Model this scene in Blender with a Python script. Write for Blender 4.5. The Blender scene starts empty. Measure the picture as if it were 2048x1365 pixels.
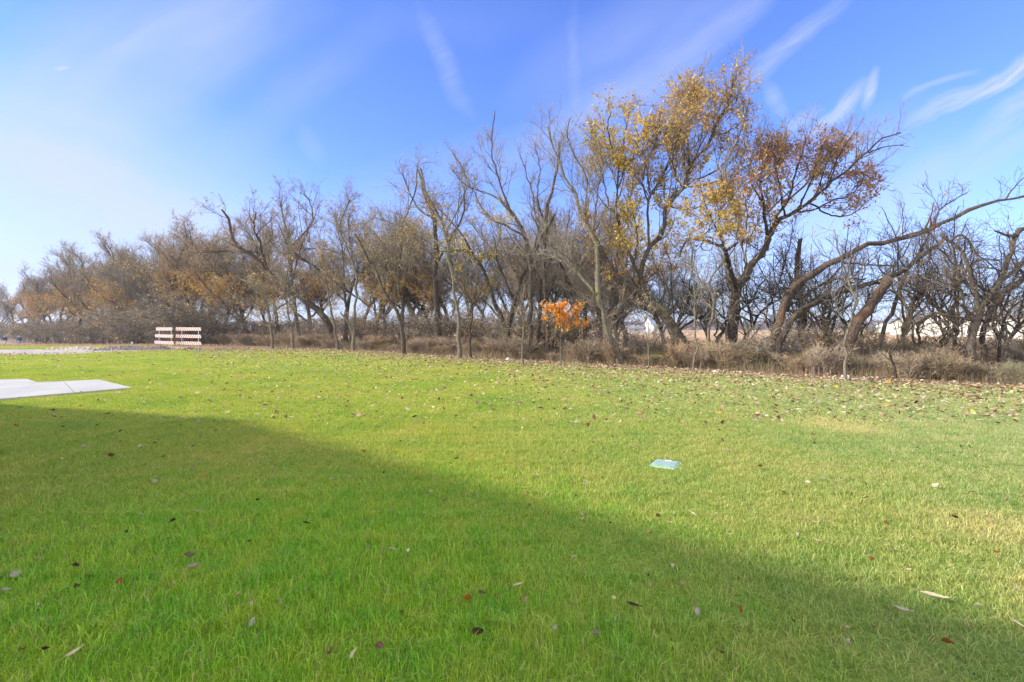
import bpy, math, random
import numpy as np
rng = np.random.default_rng(7)
random.seed(7)
scene = bpy.context.scene
COL = scene.collection
CAM_H = 1.5; F = 1024.0; HZ = 655.0

# ------------------------------------------------------------------ helpers
def sstep(a, b, x):
    t = np.clip((x - a) / (b - a), 0, 1)
    return t * t * (3 - 2 * t)
def terr(x, y):
    x = np.asarray(x, float); y = np.asarray(y, float)
    return -1.5 * sstep(36, 82, y) * sstep(8, 34, -x)
def W(px, py, d):
    return np.array([(px - 1024) / F * d, d, CAM_H - (py - HZ) / F * d])
def G(px, py):
    """ground point seen at a pixel of the photograph"""
    k = (px - 1024) / F; s = (py - HZ) / F
    d = CAM_H / max(s, 1e-3)
    for _ in range(60):
        z = float(terr(k * d, d)); d2 = (CAM_H - z) / max(s, 1e-3)
        d = 0.6 * d + 0.4 * d2
    return np.array([k * d, d, float(terr(k * d, d))])
def tag(o, label=None, cat=None, group=None, kind=None):
    if label: o['label'] = label
    if cat: o['category'] = cat
    if group: o['group'] = group
    if kind: o['kind'] = kind
    return o
def empty(name, loc, label, cat, group=None, rz=0.0):
    o = bpy.data.objects.new(name, None); COL.objects.link(o)
    o.empty_display_size = 0.3
    o.location = loc; o.rotation_euler = (0, 0, rz)
    return tag(o, label, cat, group)
def mesh_np(name, V, faces, mats=None, attrs=None, smooth=False):
    """faces: list of int arrays (F,k). attrs: {name: (n,4) point colours}"""
    me = bpy.data.meshes.new(name)
    V = np.asarray(V, np.float32)
    me.vertices.add(len(V)); me.vertices.foreach_set('co', V.ravel())
    faces = [np.asarray(f, np.int32) for f in faces if len(f)]
    if faces:
        loops = np.concatenate([f.ravel() for f in faces])
        sizes = np.concatenate([np.full(len(f), f.shape[1], np.int32) for f in faces])
        starts = np.concatenate([[0], np.cumsum(sizes)[:-1]]).astype(np.int32)
        me.loops.add(len(loops)); me.loops.foreach_set('vertex_index', loops)
        me.polygons.add(len(sizes)); me.polygons.foreach_set('loop_start', starts)
        me.polygons.foreach_set('loop_total', sizes)
    me.update(calc_edges=True)
    if attrs:
        for k, a in attrs.items():
            at = me.attributes.new(k, 'FLOAT_COLOR', 'POINT')
            at.data.foreach_set('color', np.asarray(a, np.float32).ravel())
    if mats:
        for m in (mats if isinstance(mats, (list, tuple)) else [mats]): me.materials.append(m)
    me.polygons.foreach_set('use_smooth', np.full(len(me.polygons), bool(smooth)))
    return me
def ob(name, me, parent=None):
    o = bpy.data.objects.new(name, me); COL.objects.link(o)
    if parent: o.parent = parent
    return o
def copy_tree(o, parent=None):
    c = o.copy(); COL.objects.link(c); c.parent = parent
    for ch in list(o.children): copy_tree(ch, c)
    return c
class MB:
    """collects simple solids into one mesh"""
    def __init__(s): s.V = []; s.Fs = {}; s.n = 0; s.mi = {}
    def add(s, V, faces, m=0):
        V = np.asarray(V, float)
        for f in faces:
            s.Fs.setdefault((len(f), m), []).append([i + s.n for i in f])
        s.V.append(V); s.n += len(V)
    def box(s, c, size, rz=0.0, m=0, top=None, R=None):
        x, y, z = [v / 2 for v in size]
        tx, ty = (x, y) if top is None else (top[0] / 2, top[1] / 2)
        P = np.array([[-x,-y,-z],[x,-y,-z],[x,y,-z],[-x,y,-z],[-tx,-ty,z],[tx,-ty,z],[tx,ty,z],[-tx,ty,z]])
        if R is not None: P = P @ np.asarray(R).T
        c_, s_ = math.cos(rz), math.sin(rz)
        P = P @ np.array([[c_, s_, 0], [-s_, c_, 0], [0, 0, 1]]) + np.asarray(c)
        s.add(P, [[3,2,1,0],[4,5,6,7],[0,1,5,4],[1,2,6,5],[2,3,7,6],[3,0,4,7]], m)
    def tube(s, pts, rad, n=10, m=0, caps=True):
        pts = np.asarray(pts, float); rad = np.broadcast_to(rad, len(pts))
        V, Fq = tube_arrays(pts[None], np.asarray(rad)[None], n)
        s.add(V, Fq.tolist(), m)
        if caps:
            k = len(pts)
            s.add(V[:n], [list(range(n))[::-1]], m); s.add(V[(k-1)*n:k*n], [list(range(n))], m)
    def build(s, name, mats, parent=None, smooth=False, bevel=0):
        V = np.concatenate(s.V)
        keys = sorted(s.Fs)
        me = mesh_np(name, V, [np.array(s.Fs[k]) for k in keys], mats, smooth=smooth)
        mi = np.concatenate([np.full(len(s.Fs[k]), k[1], np.int32) for k in keys])
        me.polygons.foreach_set('material_index', mi)
        o = ob(name, me, parent)
        if bevel:
            b = o.modifiers.new('b', 'BEVEL'); b.width = bevel; b.segments = 2; b.limit_method = 'ANGLE'
        return o
def norm(v): return v / np.maximum(np.linalg.norm(v, axis=-1, keepdims=True), 1e-9)
def tube_arrays(P, R, n):
    """P (M,N,3), R (M,N) -> verts, quads"""
    M, N, _ = P.shape
    T = np.empty_like(P); T[:, 1:-1] = P[:, 2:] - P[:, :-2]; T[:, 0] = P[:, 1] - P[:, 0]; T[:, -1] = P[:, -1] - P[:, -2]
    T = norm(T)
    ov = norm(P[:, -1] - P[:, 0])
    ref = np.where(np.abs(ov[:, 2:3]) > 0.75, np.array([[1., 0, 0]]), np.array([[0, 0, 1.]]))[:, None, :]
    A = norm(np.cross(T, ref)); B = np.cross(T, A)
    ang = np.arange(n) * 2 * math.pi / n
    ring = A[:, :, None, :] * np.cos(ang)[None, None, :, None] + B[:, :, None, :] * np.sin(ang)[None, None, :, None]
    V = (P[:, :, None, :] + ring * R[:, :, None, None]).reshape(-1, 3)
    base = (np.arange(M) * N * n)[:, None, None] + (np.arange(N - 1) * n)[None, :, None]
    j = np.arange(n)[None, None, :]; j2 = (j + 1) % n
    Q = np.stack([base + j, base + j2, base + n + j2, base + n + j], -1).reshape(-1, 4)
    return V, Q

# ------------------------------------------------------------------ materials
def newmat(name):
    m = bpy.data.materials.new(name); m.use_nodes = True
    nt = m.node_tree
    for n in list(nt.nodes): nt.nodes.remove(n)
    out = nt.nodes.new('ShaderNodeOutputMaterial')
    return m, nt, out
class N:
    def __init__(s, nt): s.nt = nt
    def __call__(s, typ, **kw):
        n = s.nt.nodes.new(typ)
        for k, v in kw.items():
            if k.startswith('i_'):
                key = k[2:]; key = int(key) if key.isdigit() else key.replace('_', ' ')
                if hasattr(v, 'is_output') or isinstance(v, bpy.types.NodeSocket): s.nt.links.new(v, n.inputs[key])
                else: n.inputs[key].default_value = v
            else: setattr(n, k, v)
        return n
    def link(s, a, b): s.nt.links.new(a, b)
    def math(s, op, a, b=None, c=None, clamp=False):
        n = s.nt.nodes.new('ShaderNodeMath'); n.operation = op; n.use_clamp = clamp
        for i, v in enumerate((a, b, c)):
            if v is None: continue
            if isinstance(v, bpy.types.NodeSocket): s.nt.links.new(v, n.inputs[i])
            else: n.inputs[i].default_value = v
        return n.outputs[0]
    def mix(s, fac, a, b, mode='MIX'):
        n = s.nt.nodes.new('ShaderNodeMix'); n.data_type = 'RGBA'; n.blend_type = mode
        for k, v in ((0, fac), (6, a), (7, b)):
            if isinstance(v, bpy.types.NodeSocket): s.nt.links.new(v, n.inputs[k])
            else: n.inputs[k].default_value = (*v, 1) if (k > 0 and len(v) == 3) else v
        return n.outputs[2]
    def ramp(s, fac, stops, interp='LINEAR'):
        n = s.nt.nodes.new('ShaderNodeValToRGB'); cr = n.color_ramp; cr.interpolation = interp
        while len(cr.elements) < len(stops): cr.elements.new(0.5)
        for e, (p, c) in zip(cr.elements, stops):
            e.position = p; e.color = (*c, 1) if len(c) == 3 else c
        s.nt.links.new(fac, n.inputs[0]); return n.outputs[0]
    def noise(s, vec, scale, detail=3, rough=0.55, dist=0.0):
        n = s.nt.nodes.new('ShaderNodeTexNoise'); n.inputs['Scale'].default_value = scale
        n.inputs['Detail'].default_value = detail; n.inputs['Roughness'].default_value = rough
        n.inputs['Distortion'].default_value = dist
        if vec is not None: s.nt.links.new(vec, n.inputs['Vector'])
        return n.outputs[0]
    def pos(s): return s.nt.nodes.new('ShaderNodeNewGeometry').outputs['Position']
    def objc(s): return s.nt.nodes.new('ShaderNodeTexCoord').outputs['Object']
def simple(name, c1, c2=None, scale=8, rough=0.8, bump=0.0, metal=0.0, space='obj', spec=0.3, detail=4):
    m, nt, out = newmat(name); n = N(nt)
    v = n.objc() if space == 'obj' else n.pos()
    f = n.noise(v, scale, detail)
    f2 = n.ramp(f, [(0.3, (0, 0, 0)), (0.7, (1, 1, 1))])
    col = n.mix(f2, c1, c2 or c1)
    b = n('ShaderNodeBsdfPrincipled', i_Base_Color=col, i_Roughness=rough, i_Metallic=metal)
    b.inputs['Specular IOR Level'].default_value = spec
    if bump:
        bm = n('ShaderNodeBump', i_Strength=bump, i_Height=n.noise(v, scale * 4, 4)); bm.inputs['Distance'].default_value = 0.02
        n.link(bm.outputs[0], b.inputs['Normal'])
    n.link(b.outputs[0], out.inputs[0]); return m
def tinted(name, c1, c2, tints, **kw):
    """like simple(), with a hue of its own for every plant"""
    m = simple(name, c1, c2, **kw); nt = m.node_tree; n = N(nt)
    b = next(x for x in nt.nodes if x.type == 'BSDF_PRINCIPLED'); src = b.inputs['Base Color'].links[0].from_socket
    rnd = n('ShaderNodeObjectInfo').outputs['Random']
    t = n.ramp(rnd, [(i / len(tints), c) for i, c in enumerate(tints)], 'CONSTANT')
    n.link(n.mix(1.0, src, t, 'MULTIPLY'), b.inputs['Base Color']); return m
def bark(name, dark, light, moss=None, scale=6, mossamt=0.55):
    m, nt, out = newmat(name); n = N(nt)
    p = n.objc()
    mp = n('ShaderNodeMapping', i_Vector=p); mp.inputs['Scale'].default_value = (1, 1, 0.3)
    a = n.noise(mp.outputs[0], scale * 4, 5, 0.65)
    col = n.ramp(a, [(0.33, dark), (0.66, light)])
    if moss:
        g = n.noise(p, 1.3, 3); gm = n.ramp(g, [(mossamt, (0, 0, 0)), (mossamt + 0.1, (1, 1, 1))])
        col = n.mix(gm, col, n.mix(a, [c * 0.6 for c in moss], moss))
    b = n('ShaderNodeBsdfPrincipled', i_Base_Color=col, i_Roughness=0.92)
    b.inputs['Specular IOR Level'].default_value = 0.15
    bm = n('ShaderNodeBump', i_Strength=0.8, i_Height=a); bm.inputs['Distance'].default_value = 0.03
    n.link(bm.outputs[0], b.inputs['Normal'])
    n.link(b.outputs[0], out.inputs[0]); return m
def leafmat(name, trans=0.35):
    """colour comes from the per-leaf colour attribute"""
    m, nt, out = newmat(name); n = N(nt)
    at = n('ShaderNodeAttribute', attribute_name='Col')
    f = n.noise(n.objc(), 45, 2)
    col = n.mix(n.math('MULTIPLY', f, 0.5), at.outputs['Color'], (0.10, 0.05, 0.02))
    d = n('ShaderNodeBsdfDiffuse', i_Color=col); t = n('ShaderNodeBsdfTranslucent', i_Color=at.outputs['Color'])
    mx = n('ShaderNodeMixShader', i_0=trans); n.link(d.outputs[0], mx.inputs[1]); n.link(t.outputs[0], mx.inputs[2])
    n.link(mx.outputs[0], out.inputs[0]); return m

TT = [(1, 1, 1), (0.75, 0.72, 0.70), (1.15, 1.12, 1.05), (0.9, 0.95, 0.9), (1.1, 1.0, 0.85), (0.8, 0.85, 0.95)]
M_BARK_DARK = bark('dark_bark', (0.015, 0.012, 0.010), (0.085, 0.067, 0.053), (0.17, 0.155, 0.085), mossamt=0.6)
M_BARK_GREY = bark('grey_bark', (0.06, 0.052, 0.042), (0.205, 0.18, 0.142), (0.20, 0.185, 0.10), mossamt=0.56)
M_BARK_MID = bark('brown_bark', (0.030, 0.023, 0.019), (0.135, 0.108, 0.085), (0.24, 0.22, 0.12), mossamt=0.58)
M_BARK_RED = bark('split_red_bark', (0.030, 0.022, 0.018), (0.14, 0.105, 0.08), (0.20, 0.085, 0.05), mossamt=0.54)
M_TWIG = tinted('twig_bark', (0.11, 0.094, 0.08), (0.29, 0.255, 0.215), TT, scale=1.5, rough=0.9)
M_TWIG_DARK = tinted('dark_twig_bark', (0.04, 0.033, 0.028), (0.15, 0.125, 0.103), TT, scale=1.5, rough=0.9)
M_LEAF = leafmat('autumn_leaf')
SKY_TINT = (0.40, 0.50, 0.90)
CLOUD = (1.85, 2.02, 2.5)
BACK_FILL = (7.4, 7.1, 6.3)  # added brightness for the sky out of view, lifts the shaded grass
EXPO = 1.42
HAZE = 0.0005
# ------------------------------------------------------------------ trees
UP = np.array([0, 0, 1.0])
def resample(P, n):
    """smooth (Catmull-Rom) and resample a polyline with extra columns"""
    P = np.asarray(P, float)
    if len(P) > 2:
        E = np.vstack([2 * P[0] - P[1], P, 2 * P[-1] - P[-2]])
        out = []
        for i in range(1, len(E) - 2):
            t = np.linspace(0, 1, 6, endpoint=False)[:, None]
            a, b, c, d = E[i-1], E[i], E[i+1], E[i+2]
            out.append(0.5 * ((2*b) + (-a+c)*t + (2*a-5*b+4*c-d)*t*t + (-a+3*b-3*c+d)*t**3))
        out.append(P[-1:]); P = np.vstack(out)
    L = np.concatenate([[0], np.cumsum(np.linalg.norm(np.diff(P[:, :3], axis=0), axis=1))])
    s = np.linspace(0, L[-1], n)
    return np.stack([np.interp(s, L, P[:, k]) for k in range(P.shape[1])], 1)
def spawn(P, R, per_m, tmin, ang, length, nseg, wander, up, rfac, rng_, rmin=0.004, taper=0.25, tip_bias=0.0, curl=0.0, rlen=0.0):
    """children branches grown from parents P (M,N,3) R (M,N)"""
    M, Nn, _ = P.shape
    L = np.linalg.norm(np.diff(P, axis=1), axis=2).sum(1)
    cnt = rng_.poisson(L * (1 - tmin) * per_m)
    idx = np.repeat(np.arange(M), cnt); K = len(idx)
    if K == 0: return np.zeros((0, nseg + 1, 3)), np.zeros((0, nseg + 1))
    u = rng_.random(K)
    if tip_bias: u = u ** (1 / (1 + tip_bias))
    t = tmin + (1 - tmin) * u
    f = t * (Nn - 1); i0 = np.minimum(f.astype(int), Nn - 2); fr = (f - i0)[:, None]
    p0 = P[idx, i0] * (1 - fr) + P[idx, i0 + 1] * fr
    r0 = R[idx, i0] * (1 - fr[:, 0]) + R[idx, i0 + 1] * fr[:, 0]
    tn = norm(P[idx, i0 + 1] - P[idx, i0])
    rd = norm(rng_.normal(size=(K, 3))); perp = norm(rd - (rd * tn).sum(1, keepdims=True) * tn)
    a = rng_.uniform(*ang, K)[:, None]
    d = norm(np.cos(a) * tn + np.sin(a) * perp + up * UP * 0.8)
    ln = rng_.uniform(*length, K) * np.clip(1.25 - 0.6 * t, 0.4, 1.2)
    ln = np.minimum(ln, L[idx] * 0.75)
    if rlen: ln = ln * np.clip(r0 / rlen, 0.3, 1.0)
    out = np.empty((K, nseg + 1, 3)); out[:, 0] = p0
    axis = norm(rng_.normal(size=(K, 3)))
    for s in range(nseg):
        d = norm(d + rng_.normal(size=(K, 3)) * wander + UP * up * 0.35 + np.cross(d, axis) * curl)
        out[:, s + 1] = out[:, s] + d * (ln / nseg)[:, None]
    r = np.maximum(np.minimum(r0 * rfac, ln * 0.0115), rmin)
    rad = r[:, None] * np.linspace(1, taper, nseg + 1)[None]
    return out, np.maximum(rad, rmin * 0.7)
def palette(cols, w, K, rng_, jit=0.25):
    cols = np.array(cols); w = np.array(w, float); w /= w.sum()
    c = cols[rng_.choice(len(cols), K, p=w)]
    c = c * (1 + rng_.uniform(-jit, jit, (K, 1))) * (1 + rng_.uniform(-0.1, 0.1, (K, 3)))
    return np.clip(c, 0, 1)
def leaf_arrays(pos, size, cols, rng_, droop=0.5, flat=False, aspect=0.62):
    K = len(pos)
    d = rng_.normal(size=(K, 3))
    if flat: d[:, 2] *= 0.25
    else: d[:, 2] -= droop * 1.5
    d = norm(d)
    rd = rng_.normal(size=(K, 3))
    if flat: rd[:, 2] *= 0.25
    s = norm(np.cross(d, norm(rd)) if not flat else np.cross(d, UP + 0.45 * rng_.normal(size=(K, 3))))
    n_ = np.cross(d, s)
    L = size[:, None]; wd = L * aspect * 0.5 * rng_.uniform(0.6, 1.1, (K, 1)); cup = L * rng_.uniform(-0.05, 0.28, (K, 1))
    b = pos; tip = pos + d * L + n_ * cup * 0.7
    mid = pos + d * L * 0.45
    l = pos + d * L * 0.42 + s * wd + n_ * cup; r = pos + d * L * 0.42 - s * wd + n_ * cup
    V = np.stack([b, l, tip, r, mid], 1).reshape(-1, 3)
    o = (np.arange(K) * 5)[:, None]
    Fc = np.concatenate([o + np.array([0, 4, 1]), o + np.array([1, 4, 2]), o + np.array([4, 3, 2]), o + np.array([0, 3, 4])])
    C = np.repeat(np.concatenate([cols, np.ones((K, 1))], 1), 5, axis=0)
    return V, Fc, C

PAL_GOLD = ([(0.66, 0.40, 0.05), (0.78, 0.56, 0.09), (0.50, 0.29, 0.12), (0.34, 0.20, 0.12), (0.42, 0.38, 0.08)], [3, 2, 3, 2, 1])
PAL_RUST = ([(0.42, 0.20, 0.10), (0.52, 0.27, 0.09), (0.32, 0.17, 0.12), (0.70, 0.42, 0.05)], [4, 3, 3, 2])
PAL_BROWN = ([(0.38, 0.24, 0.14), (0.48, 0.32, 0.18), (0.26, 0.17, 0.11), (0.60, 0.40, 0.10)], [4, 3, 3, 1.2])
PAL_TAN = ([(0.52, 0.39, 0.24), (0.38, 0.28, 0.18), (0.62, 0.46, 0.20), (0.66, 0.47, 0.08)], [3, 3, 2, 1.2])
PAL_YEL = ([(0.78, 0.60, 0.08), (0.64, 0.52, 0.08), (0.55, 0.36, 0.09)], [3, 2, 1.5])
PAL_ORANGE = ([(0.90, 0.36, 0.04), (0.98, 0.50, 0.08), (0.78, 0.24, 0.03)], [3, 2.5, 1])
PAL_OLIVE = ([(0.50, 0.36, 0.09), (0.58, 0.44, 0.09), (0.34, 0.28, 0.09)], [3, 2, 2])

DENS = 1.0
LF_TOTAL = [0]
def tree(base, limbs, label, barkmat, twigmat, seed, name='bare_tree', cat='tree', group=None,
         l1=(1.0, 1.2, 3.2), l2=(4.4, 0.4, 1.4), l3=(6.0, 0.2, 0.55), up=0.18, leaves=(), tmin1=0.25, wander=0.15, l1r=0.55,
         twig_r=0.0055, rl=0.5):
    bush = 'bush' in name or 'shrub' in name
    """limbs: list of world polylines (n,4) x,y,z,radius relative to base. leaves: list of (n per m twig, palette, size, mask fn(world pos)->weight)"""
    r_ = np.random.default_rng(seed)
    root = empty(name, base, label, cat, group)
    V = []; Fq = []; off = 0; Pm = []; Rm = []
    for L in limbs:
        n_ = 18; Q = resample(L, n_)
        ln = np.linalg.norm(np.diff(Q[:, :3], axis=0), axis=1).sum()
        k = np.clip(ln * 0.006, 0, 0.03)
        jit = r_.normal(size=(n_, 3)) * k; jit[0] = 0; jit[-1] = 0
        Q[:, :3] += jit
        rr = Q[:, 3] * (1 + r_.normal(size=n_) * 0.07)
        sides = 12 if rr.max() > 0.06 else 7
        v, q = tube_arrays(Q[None, :, :3], rr[None], sides)
        # knobbly bark
        v = v + norm(v - np.repeat(Q[:, :3], sides, 0)) * (r_.normal(size=(len(v), 1)) * rr.max() * 0.06)
        V.append(v); Fq.append(q + off); off += len(v)
        # end cap
        V.append(Q[-1:, :3] + norm(Q[-1:, :3] - Q[-2:-1, :3]) * rr[-1] * 0.8); e = off - sides
        Fq.append(np.array([[e + j, e + (j + 1) % sides, off, off] for j in range(sides)])); off += 1
        Pm.append(Q[:, :3]); Rm.append(rr)
    Pm = np.array(Pm); Rm = np.array(Rm)
    tri = [f[:, :3] for f in Fq if len(f) and (f[:, 2] == f[:, 3]).all()]
    quad = [f for f in Fq if not (f[:, 2] == f[:, 3]).all()]
    sp1 = lambda A_, B_, t_: spawn(A_, B_, l1[0] * 1.8, t_, (0.4, 1.15), l1[1:], 8, wander, up, l1r, r_, 0.009, 0.28, curl=0.06, rlen=min(0.045, rl * Rm.max()))
    if len(Pm) > 1 and not bush:
        b_a, r_a = sp1(Pm[:1], Rm[:1], max(0.5, tmin1)); b_b, r_b = sp1(Pm[1:], Rm[1:], tmin1); B1 = np.concatenate([b_a, b_b]); R1 = np.concatenate([r_a, r_b])
    else: B1, R1 = sp1(Pm, Rm, tmin1)
    if len(B1):
        v, q = tube_arrays(B1, R1, 6); V.append(v); quad.append(q + off); off += len(v)
    me = mesh_np('trunk', np.concatenate(V), [np.concatenate(quad), np.concatenate(tri)], barkmat, smooth=True)
    ob('trunk', me, root)
    P12 = np.concatenate([B1, Pm[:, np.linspace(5, 17, 9).astype(int)]]); R12 = np.concatenate([R1, Rm[:, np.linspace(5, 17, 9).astype(int)]])
    B2, R2 = spawn(P12, R12, l2[0], 0.12, (0.4, 1.2), l2[1:], 5, wander * 1.1, up * 0.8, 0.6, r_, twig_r * 1.3, 0.4, curl=0.05)
    B3, R3 = spawn(np.concatenate([B2, B1[:, ::1][:, [3, 4, 5, 6, 7, 8]]]) if len(B1) else B2,
                   np.concatenate([R2, R1[:, [3, 4, 5, 6, 7, 8]]]) if len(B1) else R2,
                   l3[0], 0.15, (0.35, 1.1), l3[1:], 3, wander, up * 0.8, 0.6, r_, twig_r, 0.6, curl=0.05)
    v2, q2 = tube_arrays(B2, R2, 4); v3, q3 = tube_arrays(B3, R3, 3)
    crown = ob('crown', mesh_np('crown', np.concatenate([v2, v3]), [np.concatenate([q2, q3 + len(v2)])], twigmat, smooth=True), root)
    LV = []; LF = []; LC = []; lo = 0
    S = np.concatenate([B3[:, 1:].reshape(-1, 3), B2[:, 3:].reshape(-1, 3)])
    for (frac, pal, size, mask) in leaves:
        w = np.full(len(S), frac * 1.15) if mask is None else 1.15 * frac * mask(S + np.asarray(base))
        # leaves hang in clumps
        cl = np.sin(S[:, 0] * 2.1 + seed) * np.sin(S[:, 1] * 1.7 + 1.3 * seed) * np.sin(S[:, 2] * 2.3 + 2 * seed)
        w = w * np.clip(1.0 + 0.7 * cl, 0.4, 1.6)
        cnt = r_.poisson(np.clip(w, 0, 6)); idx = np.repeat(np.arange(len(S)), cnt)
        if not len(idx): continue
        p = S[idx] + r_.normal(size=(len(idx), 3)) * 0.05
        v, f, c = leaf_arrays(p, size * r_.uniform(0.6, 1.25, len(idx)), palette(*pal, len(idx), r_), r_)
        LV.append(v); LF.append(f + lo); LC.append(c); lo += len(v)
    if LV:
        LF_TOTAL[0] += lo // 5; print('LEAVES', label[:50], lo // 5, 'twigpts', len(S))
        ob('foliage', mesh_np('foliage', np.concatenate(LV), [np.concatenate(LF)], M_LEAF, {'Col': np.concatenate(LC)}), crown)
    return root
def traced(d, limbs, label, barkmat=None, twigmat=None, seed=1, spread=1.5, edge=False, **kw):
    """limbs: list of (w0px, w1px, [(px,py)...]) traced on the photograph, planted at distance d; the first one is the trunk.
    Each limb gets its own drift in depth so that the tree has volume."""
    r_ = np.random.default_rng(seed + 100)
    px, py = limbs[0][2][0]
    if py < 718 and not edge: d = d * 1.10 + 0.3   # stands a little inside the brush, its foot hidden
    bx = (px - 1024) / F * d; base = np.array([bx, d, float(terr(bx, d)) - 0.05])
    out = []; done = []
    for k, (w0, w1, pts) in enumerate(limbs):
        pts = list(pts)
        nump = len(pts)
        if k == 0: d0 = d; drift = r_.uniform(-0.5, 0.5) * spread
        else:
            q = np.array(pts[0]); best = min(done, key=lambda z: (z[0] - q[0]) ** 2 + (z[1] - q[1]) ** 2); d0 = best[2]
            drift = r_.uniform(-1, 1) * spread
        Q = []
        for i, (a, b) in enumerate(pts):
            t = i / max(nump - 1, 1); dd = d0 + drift * t
            w = w0 + (w1 - w0) * t ** 0.8
            p = W(a, b, dd)
            if k == 0 and i == 0: p[2] = base[2]; p[0] = bx; w *= 1.15
            Q.append([*(p - base), w / 2 / F * dd]); done.append((a, b, dd))
        Q = np.array(Q); Q[:, 3] *= 0.82; out.append(Q)
    return tree(base, out, label, barkmat or M_BARK_DARK, twigmat or M_TWIG, seed, **kw)
def band(z0, z1, soft=0.6):
    return lambda p: sstep(z0 - soft, z0 + soft, p[:, 2]) * (1 - sstep(z1 - soft, z1 + soft, p[:, 2]))
def balls(cs, d):
    """mask: leafy parts of a crown, by bearing and elevation as read off the photograph"""
    def f(p):
        w = np.zeros(len(p)); u = 1024 + F * p[:, 0] / p[:, 1]; v = HZ - F * (p[:, 2] - CAM_H) / p[:, 1]
        for a, b, r in cs: w = np.maximum(w, 1 - sstep(r * 0.5, r * 1.1, np.hypot(u - a, v - b)))
        return w
    return f
# ------------------------------------------------------------------ the trees of the row, traced one by one
R = traced
R(19.5, [(30, 14, [(1372,712),(1367,693),(1346,655),(1320,620),(1288,593),(1252,570),(1226,546),(1211,526),(1197,494),(1182,470)]),
       (15, 5, [(1300,600),(1286,578),(1283,555),(1288,526),(1299,494),(1317,470),(1331,444),(1334,411),(1364,375),(1381,331),(1405,299),(1425,270),(1443,229),(1460,197),(1466,150)]),
       (6, 2, [(1334,411),(1355,384),(1393,361),(1431,343),(1457,317),(1480,270),(1495,225)]),
       (7, 2, [(1299,494),(1299,437),(1298,408),(1308,378),(1334,334),(1349,290),(1372,232),(1393,173),(1406,140)]),
       (9, 3, [(1283,555),(1268,526),(1255,497),(1241,467),(1233,422),(1235,378),(1238,334),(1246,299),(1252,261),(1258,226)]),
       (5, 2, [(1235,378),(1258,323),(1287,299),(1310,260),(1325,215)]),
       (5, 2, [(1233,440),(1215,400),(1205,350),(1190,300),(1183,265)]),
       (6, 2, [(1320,620),(1328,580),(1316,545),(1305,515),(1300,480)]),
       (5, 2, [(1238,334),(1222,290),(1215,250),(1222,225)]), (5, 2, [(1298,408),(1285,370),(1290,330),(1310,290),(1318,250)]), (5, 2, [(1334,411),(1375,420),(1410,410),(1450,400)]),
       (5, 2, [(1381,331),(1375,280),(1378,240),(1390,200)]), (5, 2, [(1364,375),(1345,330),(1352,290),(1362,250)]), (4, 2, [(1425,270),(1455,265),(1485,240),(1500,200)]), (5, 2, [(1268,526),(1275,480),(1270,440),(1262,400),(1270,350)])],
  'tallest tree of the row, golden and brown leaves on a trunk leaning to the left', M_BARK_MID, M_TWIG, 11, spread=2.2, name='golden_leaved_tree',
  l1=(1.7, 1.1, 3.0), l2=(4.2, 0.5, 1.4), l3=(7, 0.2, 0.6), up=0.30, tmin1=0.25, rl=0.12,
  leaves=[(0.42, PAL_GOLD, 0.115, band(3.2, 12.2, 1.0)), (0.9, PAL_YEL, 0.125, balls([(1225,290,75),(1290,430,85),(1250,260,60),(1360,450,70)], 19.5)),
          (0.35, PAL_TAN, 0.12, balls([(1400,200,75),(1450,210,65),(1340,300,60),(1300,330,50)], 19.5))])
R(18.6, [(17, 13, [(1240,716),(1238,708),(1226,687),(1214,655),(1205,617),(1197,596)]),
       (12, 4, [(1197,596),(1195,564),(1195,526),(1191,494),(1182,473),(1173,447),(1159,423),(1153,393),(1132,358),(1118,326),(1106,299),(1095,255)]),
       (9, 3, [(1197,596),(1185,579),(1164,555),(1135,529),(1112,517),(1082,508),(1050,512)]),
       (6, 2, [(1190,590),(1176,558),(1159,532),(1129,511),(1100,490)]),
       (6, 2, [(1173,447),(1173,400),(1170,346),(1150,314),(1135,270),(1140,235)]),
       (5, 2, [(1182,473),(1190,430),(1196,380),(1205,330),(1196,280)])],
  'pale grey forked tree with smooth bark standing in front of the golden one', M_BARK_GREY, M_TWIG, 12, spread=1.8,
  l1=(1.5, 1.0, 2.6), up=0.3, leaves=[(0.03, PAL_YEL, 0.08, None)])
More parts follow.
